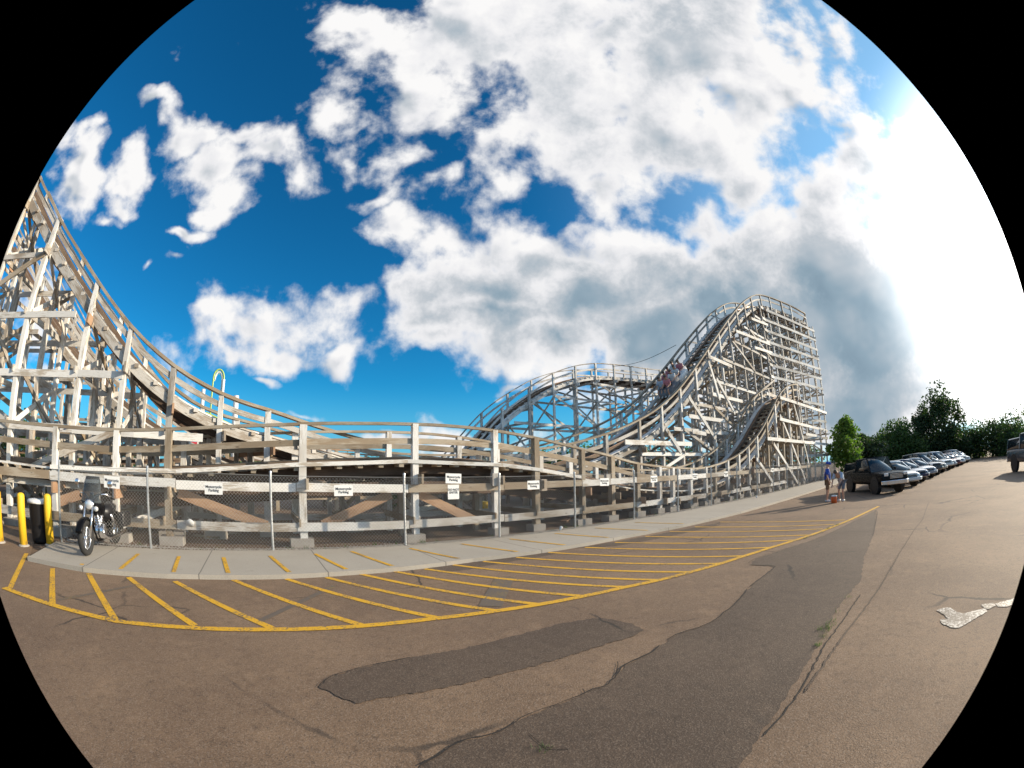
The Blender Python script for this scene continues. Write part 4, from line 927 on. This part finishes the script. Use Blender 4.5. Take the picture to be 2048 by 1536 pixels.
# ------------------------------------------------------------------ people
def skin_mesh(name, verts, edges, m_, parent=None, sub=2, root=0):
    me = bpy.data.meshes.new(name); me.from_pydata([v[:3] for v in verts], edges, []); o = bpy.data.objects.new(name, me); COL.objects.link(o)
    md = o.modifiers.new('skin', 'SKIN'); md.use_smooth_shade = True
    sv = me.skin_vertices[0].data
    for i, v in enumerate(verts): sv[i].radius = (v[3], v[4] if len(v) > 4 else v[3]); sv[i].use_root = (i == root)
    s_ = o.modifiers.new('sub', 'SUBSURF'); s_.levels = sub; s_.render_levels = sub
    bpy.context.view_layer.update(); dg = bpy.context.evaluated_depsgraph_get(); m2 = bpy.data.meshes.new_from_object(o.evaluated_get(dg)); o.modifiers.clear(); o.data = m2; m2.name = name; m2.materials.clear(); m2.materials.append(m_); m2.shade_smooth()
    if parent: o.parent = parent
    return o
def person(label, loc, rz, J, shirt, short, cap=None, sleeves=True, group=None, seated=False):
    """J: joints pelvis, chest, neck, head, then for L/R: shoulder elbow wrist, hip knee ankle; x forward, y left"""
    t = thing('person', label, 'person', loc, rz, group)
    v, e = [], []
    def add(p, r, r2=None, par=None):
        v.append((*p, r, r2 or r)); i = len(v) - 1
        if par is not None: e.append((par, i))
        return i
    pel = add(J['pelvis'], .12, .15); mid = add(Vector(J['pelvis']).lerp(Vector(J['chest']), .5), .11, .14, pel); ch = add(J['chest'], .12, .16, mid)
    nk = add(J['neck'], .055, .055, ch); H_ = Vector(J['head']); up = (H_ - Vector(J['neck'])).normalized()
    hd = add(H_ - up*.03, .078, .075, nk); ht = add(H_ + up*.08, .075, .07, hd)
    f_ = Vector(J.get('face', (1, 0, 0))); add(H_ + f_*.105 - up*.02, .016, .014, hd)
    for s_ in ('L', 'R'):
        sy = 1 if s_ == 'L' else -1
        a = add(J[s_ + 'sh'], .06, .06, ch); b = add(J[s_ + 'el'], .042, .042, a); c = add(J[s_ + 'wr'], .028, .03, b)
        W_ = Vector(J[s_ + 'wr']); d = (W_ - Vector(J[s_ + 'el'])).normalized(); h = add(W_ + d*.07, .034, .02, c)
        side = Vector((0, 0, 1)).cross(d); side = side.normalized() if side.length > .1 else Vector((1, 0, 0))
        for q_ in (-1.5, -.5, .5, 1.5):
            k1 = add(W_ + d*.115 + side*.02*q_, .010, .010, h); add(W_ + d*(.16 - abs(q_)*.008) + side*.022*q_ - Vector((0, 0, .012)), .008, .008, k1)
        k1 = add(W_ + d*.06 + side*.045, .011, .011, c); add(W_ + d*.10 + side*.06, .009, .009, k1)
        hp = add(J[s_ + 'hp'], .085, .085, pel); kn = add(J[s_ + 'kn'], .058, .058, hp); an_ = add(J[s_ + 'an'], .036, .04, kn)
        A_ = Vector(J[s_ + 'an']); add(A_ + Vector((.06, 0, -.045)), .035, .04, an_)
    skin_mesh('body', v, e, M['skin'], t)
    P_, C_, N_ = (Vector(J[k]) for k in ('pelvis', 'chest', 'neck'))
    vs = [(*P_, .135, .165), (*P_.lerp(C_, .5), .13, .16), (*C_, .135, .18), (*C_.lerp(N_, .6), .08, .10)]; es = [(0, 1), (1, 2), (2, 3)]
    for s_ in ('L', 'R'):
        S_, E_ = Vector(J[s_ + 'sh']), Vector(J[s_ + 'el']); i = len(vs); vs += [(*S_, .082, .082), (*S_.lerp(E_, .85 if sleeves else .3), .066, .066)]; es += [(2, i), (i, i + 1)]
    skin_mesh('shirt', vs, es, shirt, t, 2, 1)
    vs = [(*(P_ + Vector((0, 0, .02))), .14, .17)]; es = []
    for s_ in ('L', 'R'):
        hp, kn = Vector(J[s_ + 'hp']), Vector(J[s_ + 'kn']); i = len(vs); vs += [(*hp, .105, .105), (*hp.lerp(kn, .5), .095, .095), (*hp.lerp(kn, .95), .09, .09)]; es += [(0, i), (i, i + 1), (i + 1, i + 2)]
    skin_mesh('shorts', vs, es, short, t, 2, 0)
    for s_ in ('L', 'R'):
        A_ = Vector(J[s_ + 'an']); MB().tube([A_ + Vector((-.06, 0, -.045)), A_ + Vector((.03, 0, -.045)), A_ + Vector((.12, 0, -.055)), A_ + Vector((.17, 0, -.06))], [.042, .05, .045, .025], 10).build('shoe', M['shoe'], t, True)
    hb = MB().lathe(H_ + up*.02 - f_*.012, [(.088, 0), (.092, .03), (.085, .07), (.06, .105), (.02, .12)], 16, up)
    if cap: hb.tube([H_ + up*.045 + f_*.06, H_ + up*.035 + f_*.16], [.07, .04], 10); hb.build('cap', cap, t, True)
    else: hb.build('hair', M['hair'], t, True)
    for sy in (-1, 1): 
        sd = up.cross(f_).normalized()*sy
        MB().lathe(H_ + sd*.078 - up*.01, [(.008, 0), (.022, .004), (.02, .014), (.008, .016)], 8, sd).build('ear', M['skin'], t, True)
        MB().lathe(H_ + f_*.066 + sd*.03 + up*.012, [(.012, 0), (.009, .01), (.003, .012)], 8, f_).build('eye', M['ink'], t, True)
    MB().beam(H_ + f_*.072 - up*.055 - up.cross(f_)*.022, H_ + f_*.072 - up*.055 + up.cross(f_)*.022, .012, .008).build('mouth', M['red'], t)
    return t
stand = dict(pelvis=(0, 0, .93), chest=(.01, 0, 1.33), neck=(.0, 0, 1.47), head=(.03, 0, 1.60), Lsh=(0, .20, 1.38), Lel=(.02, .27, 1.10), Lwr=(.14, .25, .88), Rsh=(0, -.20, 1.38), Rel=(-.02, -.27, 1.10), Rwr=(.08, -.28, .86),
             Lhp=(0, .10, .86), Lkn=(.03, .11, .48), Lan=(0, .12, .10), Rhp=(0, -.10, .86), Rkn=(-.02, -.12, .48), Ran=(-.06, -.13, .10))
g0 = G(1655, 1004)
person('standing person in a blue t-shirt, cap and brown shorts beside the black pickup', g0, math.radians(-75), stand, M['blue_cloth'], M['tan_cloth'], M['blue_cloth'], group='people by the pickup')
bend = dict(pelvis=(-.12, 0, .88), chest=(.22, 0, 1.16), neck=(.36, 0, 1.22), head=(.48, 0, 1.26), face=(.75, 0, -.66), Lsh=(.24, .20, 1.18), Lel=(.40, .24, .92), Lwr=(.58, .20, .76), Rsh=(.24, -.20, 1.18), Rel=(.42, -.22, .92), Rwr=(.60, -.14, .74),
            Lhp=(-.10, .10, .82), Lkn=(.04, .12, .47), Lan=(-.04, .13, .10), Rhp=(-.10, -.10, .82), Rkn=(.02, -.12, .47), Ran=(-.08, -.13, .10))
g1 = G(1682, 1003)
person('person bending forward in a pale shirt and grey shorts beside the pickup', g1, math.radians(160), bend, M['pale_cloth'], M['grey_cloth'], None, group='people by the pickup')
g2 = G(1668, 1006); t = thing('cooler', 'orange cooler box on the tarmac at the feet of the two people', 'cooler', g2, .4); t.scale = (.72, .72, .72)
MB().lathe((0, 0, 0), [(.17, 0), (.19, .02), (.20, .36), (.19, .38)], 20).build('cooler_body', M['orange'], t, True); MB().lathe((0, 0, .38), [(.205, 0), (.205, .04), (.15, .07)], 20).build('lid', M['white_plastic'], t, True)
MB().tube([(0, -.2, .34), (0, -.22, .45), (0, 0, .50), (0, .22, .45), (0, .2, .34)], .01, 6).build('handle', M['black'], t)

# coaster train on the climb, riders holding the lap bar
seat_p = dict(pelvis=(0, 0, .30), chest=(-.03, 0, .70), neck=(-.03, 0, .84), head=(0, 0, .97), Lsh=(-.02, .19, .74), Lel=(.16, .24, .52), Lwr=(.38, .20, .52), Rsh=(-.02, -.19, .74), Rel=(.16, -.24, .52), Rwr=(.38, -.20, .52),
              Lhp=(.05, .10, .26), Lkn=(.44, .12, .32), Lan=(.52, .12, .02), Rhp=(.05, -.10, .26), Rkn=(.44, -.12, .32), Ran=(.52, -.12, .02))
cols = [M['pink_cloth'], M['white_plastic'], M['pale_cloth'], M['pink_cloth'], M['white_plastic'], M['pink_cloth']]
cidx = 0
def on_hill(xv):
    i, p = at_x(anear, xv); l_ = lateral(anear, i); d = (anear[i + 1] - anear[i]).normalized(); return p - Vector((0, 0, 1.04)) + l_*1.45, d
for k, xv in enumerate((21.9, 22.95)):
    p, d = on_hill(xv); t = thing('coaster_car', 'dark coaster car, lower of the two on the climb' if k == 0 else 'white coaster car close behind, upper of the two on the climb', 'coaster car', p + Vector((0, 0, .16)), 0, 'cars of the coaster train')
    yaw = math.atan2(-d.y, -d.x); pitch = math.atan2(-d.z, math.hypot(d.x, d.y)); t.rotation_euler = (0, -pitch, yaw)
    pm = M['grey_cloth'] if k == 0 else M['white_plastic']
    loft([[(x, y_*w_, z) for y_, z in ((.5, .16), (.55, .45), (.5, zt), (-.5, zt), (-.55, .45), (-.5, .16))] for x, w_, zt in ((-.78, .9, .62), (-.7, 1, .74), (.2, 1, .60), (.68, .9, .55), (.82, .5, .38))], 'car_body', pm, t)
    for xx in (-.5, .5):
        for s_ in (-1, 1): MB().lathe((xx, s_*.52 - .03, .10), [(.06, 0), (.10, .01), (.10, .05), (.06, .06)], 14, (0, 1, 0)).build('wheel', M['black'], t, True)
    for xx in (-.62, .12): MB().beam((xx, -.42, .80), (xx, .42, .80), .10, .42).build('seat_back', M['black'], t, bevel=.03)
    MB().tube([(.42, -.4, .72), (.42, .4, .72)], .02, 8).build('lap_bar', M['chrome'], t)
    bpy.context.view_layer.update(); mw = t.matrix_world.copy()
    for xx in (-.42, .30):
        for s_ in (-1, 1):
            r_ = person(('rider in a %s top in the %s car, %s seat on the %s side' % ({'pink_cotton': 'pink', 'white_plastic': 'white', 'pale_cotton': 'pale blue', 'red_canvas': 'red'}[cols[cidx % 6].name], 'lower' if k == 0 else 'upper', 'rear' if xx < 0 else 'front', 'left' if s_ > 0 else 'right')),
                (0, 0, 0), 0, seat_p, cols[cidx % 6], M['grey_cloth'], group='riders on the coaster train'); cidx += 1
            r_.matrix_world = mw @ Matrix.Translation((xx - .05, s_*.25, .26))

# ------------------------------------------------------------------ trees
def leaf_mb(cx, R_, Hc, z0, n, size, seed, clumps=34, elong=1.0):
    rnd = random.Random(seed); mb = MB(); cl = []
    for _ in range(clumps):
        a = rnd.uniform(0, 6.283); u = rnd.uniform(-1, 1); rr = (1 - u*u)**.5*rnd.uniform(.35, 1.0)
        cl.append((Vector((math.cos(a)*rr*R_, math.sin(a)*rr*R_, z0 + Hc*(.5 + .5*u*rnd.uniform(.6, 1)))), rnd.uniform(.30, .52)*R_))
    for _ in range(n):
        c, r = rnd.choice(cl); d = Vector((rnd.gauss(0, 1), rnd.gauss(0, 1), rnd.gauss(0, 1))).normalized()*r*rnd.uniform(.45, 1.05); p = c + d
        s_ = size*rnd.uniform(.6, 1.3); a = Vector((rnd.gauss(0, 1), rnd.gauss(0, 1), rnd.gauss(0, .6))).normalized(); b = a.orthogonal().normalized(); b = (b + a.cross(b)*rnd.uniform(-1, 1)).normalized()
        i = len(mb.v); mb.v += [p - a*s_*.5, p + b*s_*.28, p + a*s_*.5, p - b*s_*.28]; mb.quad((i, i + 1, i + 2, i + 3), [(0, 0)]*4)
    return mb, cl
def tree(name, label, loc, h, R_, lm, seed, n=2600, size=.34, trunk=.25, group=None, tw=None):
    t = thing(name, label, 'bush' if 'bush' in name else 'tree', loc, 0, group); z0 = h*trunk
    mb, cl = leaf_mb(0, R_, h - z0, z0, n, size, seed); mb.build('crown', lm, t)
    tb = MB(); r0 = tw or h*.022; rnd = random.Random(seed + 1)
    tb.tube([(0, 0, 0), (rnd.uniform(-.1, .1), 0, z0), (rnd.uniform(-.2, .2), .1, h*.75)], [r0*1.3, r0, r0*.35], 8)
    for c, r in cl[:9]:
        b0 = Vector((0, 0, z0 + (c.z - z0)*.3)); tb.tube([b0, b0.lerp(c, .55) + Vector((0, 0, -.2)), c], [r0*.5, r0*.3, r0*.12], 5)
    tb.build('trunk', M['bark'], t, True); return t
def dirp(px, D_):
    r = ray(px, 890); k = D_/math.hypot(r.x, r.y); return Vector((r.x*k, r.y*k, 0))
def el_h(px, py, D_): r = ray(px, py); return EYE + D_*r.z/math.hypot(r.x, r.y)
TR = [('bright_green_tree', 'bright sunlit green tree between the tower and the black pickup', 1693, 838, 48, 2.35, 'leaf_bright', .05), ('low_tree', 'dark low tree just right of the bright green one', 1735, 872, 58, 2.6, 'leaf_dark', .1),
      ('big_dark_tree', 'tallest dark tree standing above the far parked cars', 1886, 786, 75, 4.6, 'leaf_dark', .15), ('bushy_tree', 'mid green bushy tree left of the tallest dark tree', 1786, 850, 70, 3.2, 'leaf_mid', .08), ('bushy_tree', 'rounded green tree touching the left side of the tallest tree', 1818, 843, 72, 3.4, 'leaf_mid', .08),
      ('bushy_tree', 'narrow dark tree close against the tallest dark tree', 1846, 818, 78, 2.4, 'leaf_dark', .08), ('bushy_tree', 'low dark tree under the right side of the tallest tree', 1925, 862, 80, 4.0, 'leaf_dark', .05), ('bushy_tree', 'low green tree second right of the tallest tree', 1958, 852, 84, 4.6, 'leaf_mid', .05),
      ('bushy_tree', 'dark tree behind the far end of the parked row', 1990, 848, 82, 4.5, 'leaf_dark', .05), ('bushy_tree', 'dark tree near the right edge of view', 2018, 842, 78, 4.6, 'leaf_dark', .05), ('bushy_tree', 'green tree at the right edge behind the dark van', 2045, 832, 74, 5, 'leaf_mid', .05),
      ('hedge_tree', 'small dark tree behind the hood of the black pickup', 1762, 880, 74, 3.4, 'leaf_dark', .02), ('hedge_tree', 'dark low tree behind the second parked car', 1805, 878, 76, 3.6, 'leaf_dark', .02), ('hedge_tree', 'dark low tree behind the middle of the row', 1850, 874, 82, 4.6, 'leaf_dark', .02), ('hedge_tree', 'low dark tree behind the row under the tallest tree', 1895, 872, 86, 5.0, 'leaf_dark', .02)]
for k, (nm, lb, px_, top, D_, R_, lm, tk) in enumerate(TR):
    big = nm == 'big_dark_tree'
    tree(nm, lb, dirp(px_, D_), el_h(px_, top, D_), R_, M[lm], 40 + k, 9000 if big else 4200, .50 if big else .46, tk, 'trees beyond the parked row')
BT = [(-20, 836, 40), (35, 840, 44), (90, 862, 50), (150, 880, 55), (235, 900, 58), (420, 912, 62), (480, 896, 60), (520, 892, 56), (560, 905, 60), (650, 925, 66), (700, 915, 70), (760, 922, 72), (840, 925, 75), (920, 915, 74), (1000, 908, 70), (1060, 902, 66), (1115, 891, 62), (1150, 895, 66), (1230, 905, 70), (1300, 900, 74), (1380, 898, 76), (1460, 890, 78), (1540, 888, 80), (1610, 884, 82)]
wh = ['seen through the left hill frames', 'seen under the low track', 'seen through the middle of the coaster', 'seen through the right climb']
for k, (px_, top, D_) in enumerate(BT):
    seg = min(3, k//6); pos = ['first', 'second', 'third', 'fourth', 'fifth', 'sixth'][k % 6]
    tree('background_tree', '%s leafy tree from the left, %s' % (pos, wh[seg]), dirp(px_, D_), max(3.2, el_h(px_, top, D_)), 2.6 + (k*7 % 5)*.45, M['leaf_mid'] if k % 3 else M['leaf_dark'], 90 + k, 1900, .5, .04, 'trees behind the coaster')
for k, (px_, py_, D_) in enumerate(((650, 945, 30), (675, 950, 31), (790, 1003, 22), (880, 1000, 26), (95, 955, 26), (125, 960, 27), (140, 975, 24))):
    tree('low_bush', ['blue green bush left of centre under the track', 'blue green bush right beside its twin left of centre', 'small green weed bush on the dirt at centre left', 'small weed bush on the dirt near the notice pair', 'green bush behind the yellow bollards', 'pale green bush behind the bollards and motorcycle', 'green bush just left of the motorcycle'][k],
         dirp(px_, D_), max(.8, el_h(px_, py_, D_)), 1.0 if k not in (2, 3) else .45, M['leaf_bright'] if k > 3 else M['leaf_mid'], 130 + k, 900, .16, .02, 'bushes on the dirt')

# ------------------------------------------------------------------ fairground things behind and small litter
b0 = dirp(428, 46); t = thing('fairground_ride', 'lime green and white ride loop rising behind the left hill', 'fairground ride', b0, math.atan2(b0.y, b0.x) - math.pi/2); zt = el_h(430, 738, 46)
arc = [(-.95 + .0*k, 0, zt - 2.6) for k in range(1)] + [(-.6*math.cos(math.pi*k/12), 0, zt - .9 + .9*math.sin(math.pi*k/12)) for k in range(13)] + [(.62, 0, zt - 2.6)]
MB().tube([(-.6, 0, 0), (-.6, 0, zt - 3)] + arc[1:] , .09, 8).build('track_loop', M['lime'], t, True)
MB().tube([(p_[0]*.72, .1, p_[2] - .25) for p_ in arc[1:]], .10, 8).build('inner_tube', M['white_plastic'], t, True)
MB().tube([(.6, 0, 0), (.6, 0, zt - 1.0)], .16, 8).tube([(2.2, 0, 0), (2.2, 0, zt - 2.6)], .3, 8).tube([(-1.6, 0, 0), (-1.6, 0, zt - 2.2)], .22, 8).build('column', M['white_plastic'], t, True)
for k in range(7): a = math.pi*k/6; MB().beam((-.6*math.cos(a), 0, zt - 1 + math.sin(a)), (-.42*math.cos(a), .1, zt - 1.25 + .72*math.sin(a)), .06, .06).build('rung', M['lime'], t)
MB().tube([(-3, 0, 0), (-3, 0, zt*.55), (-1, 0, zt*.62), (2.4, 0, zt*.52), (2.4, 0, 0)], .14, 8).build('support_frame', M['lime'], t, True)
b0 = dirp(388, 33); t = thing('striped_stall', 'fairground stall with red, white and blue canopy under the left hill', 'stall', b0, math.atan2(b0.y, b0.x) - math.pi/2); zt = el_h(388, 884, 33)
for k in range(6): MB().beam((-1.5 + k*.5, 0, zt), (-1.5 + k*.5, -1.1, zt - .45), .5, .04).build('canopy_strip', [M['red'], M['white_plastic'], M['awning_blue']][k % 3], t)
MB().box((0, .6, (zt - .1)/2), (3.0, 1.4, zt - .1)).build('booth', M['white_plastic'], t)
for s_ in (-1.45, 1.45): MB().tube([(s_, -1.05, 0), (s_, -1.05, zt - .45)], .035, 6).build('pole', M['galv'], t)
b0 = dirp(962, 21); o = MB().box((0, 0, .25), (.62, .45, .42)).build('storage_box', M['yellow'], bevel=.03); o.location = b0; o.rotation_euler = (0, 0, .3); tag(o, 'small yellow box on the dirt seen below the track at centre', 'box')
for k, (px_, py_, lb) in enumerate(((1105, 1060, 'crumpled white and red paper cup lying against the fence'), (1513, 997, 'small white paper cup far along the pavement'))):
    g_ = G(px_, py_, ZS); o = MB().lathe((0, 0, 0), [(.03, 0), (.045, .12), (.048, .125)], 14, (.6, .3, .5)).build('paper_cup', M['white_plastic'], None, True); o.location = (g_.x, min(g_.y, 9.45), ZS + .03); tag(o, lb, 'paper cup', 'dropped paper cups')
a, b = N(1225, 733, 24), N(1352, 690, 14.5)
pts = [a.lerp(b, k/10) - Vector((0, 0, .35*math.sin(math.pi*k/10))) for k in range(11)]
tag(MB().tube(pts, .018, 5).build('overhead_cable', M['black']), 'thin black cable strung from the far hump to the main hill', 'cable')
# lamp on the tall post at the left
p = N(380, 1046, 10.3); t = thing('work_light', 'small white lamp fixed low on the tall post right of the motorcycle', 'lamp', p)
MB().lathe((0, 0, 0), [(.03, .10), (.07, .06), (.11, 0), (.105, -.02)], 16, (0, .8, .6)).build('lamp_hood', M['white_plastic'], t, True); MB().tube([(0, .05, .05), (-.1, .25, .1)], .02, 6).build('arm', M['galv'], t)
# offcuts of timber lying on the dirt under the tracks
rnd = random.Random(5)
seen_lb = set()
for k in range(26):
    x, y = rnd.uniform(-5, 22), rnd.uniform(11.8, 19); a = rnd.uniform(0, 3.14); L_ = rnd.uniform(.5, 2.2); d = Vector((math.cos(a), math.sin(a), 0))*L_/2
    zz = .03 + .001*k; wm = random.choice((('reddish', M['brown_wood']), ('tan', M['tan_wood']), ('white painted', M['white_wood'])))
    lb_ = (L_ > 1.6, L_ < 1.0, wm[0], x < 4, x < 13)
    if lb_ in seen_lb: continue
    seen_lb.add(lb_)
    o = MB().beam(Vector((0, 0, zz)) - d, Vector((0, 0, zz)) + d, rnd.uniform(.1, .25), .045).build('timber_offcut', wm[1]); o.location = (x, y, 0)
    tag(o, '%s %s timber offcut lying on the dirt %s the coaster' % ('long' if L_ > 1.6 else 'short' if L_ < 1.0 else 'middle-length', wm[0], 'under the left of' if x < 4 else 'under the middle of' if x < 13 else 'under the right climb of'), 'timber', 'timber offcuts on the dirt')
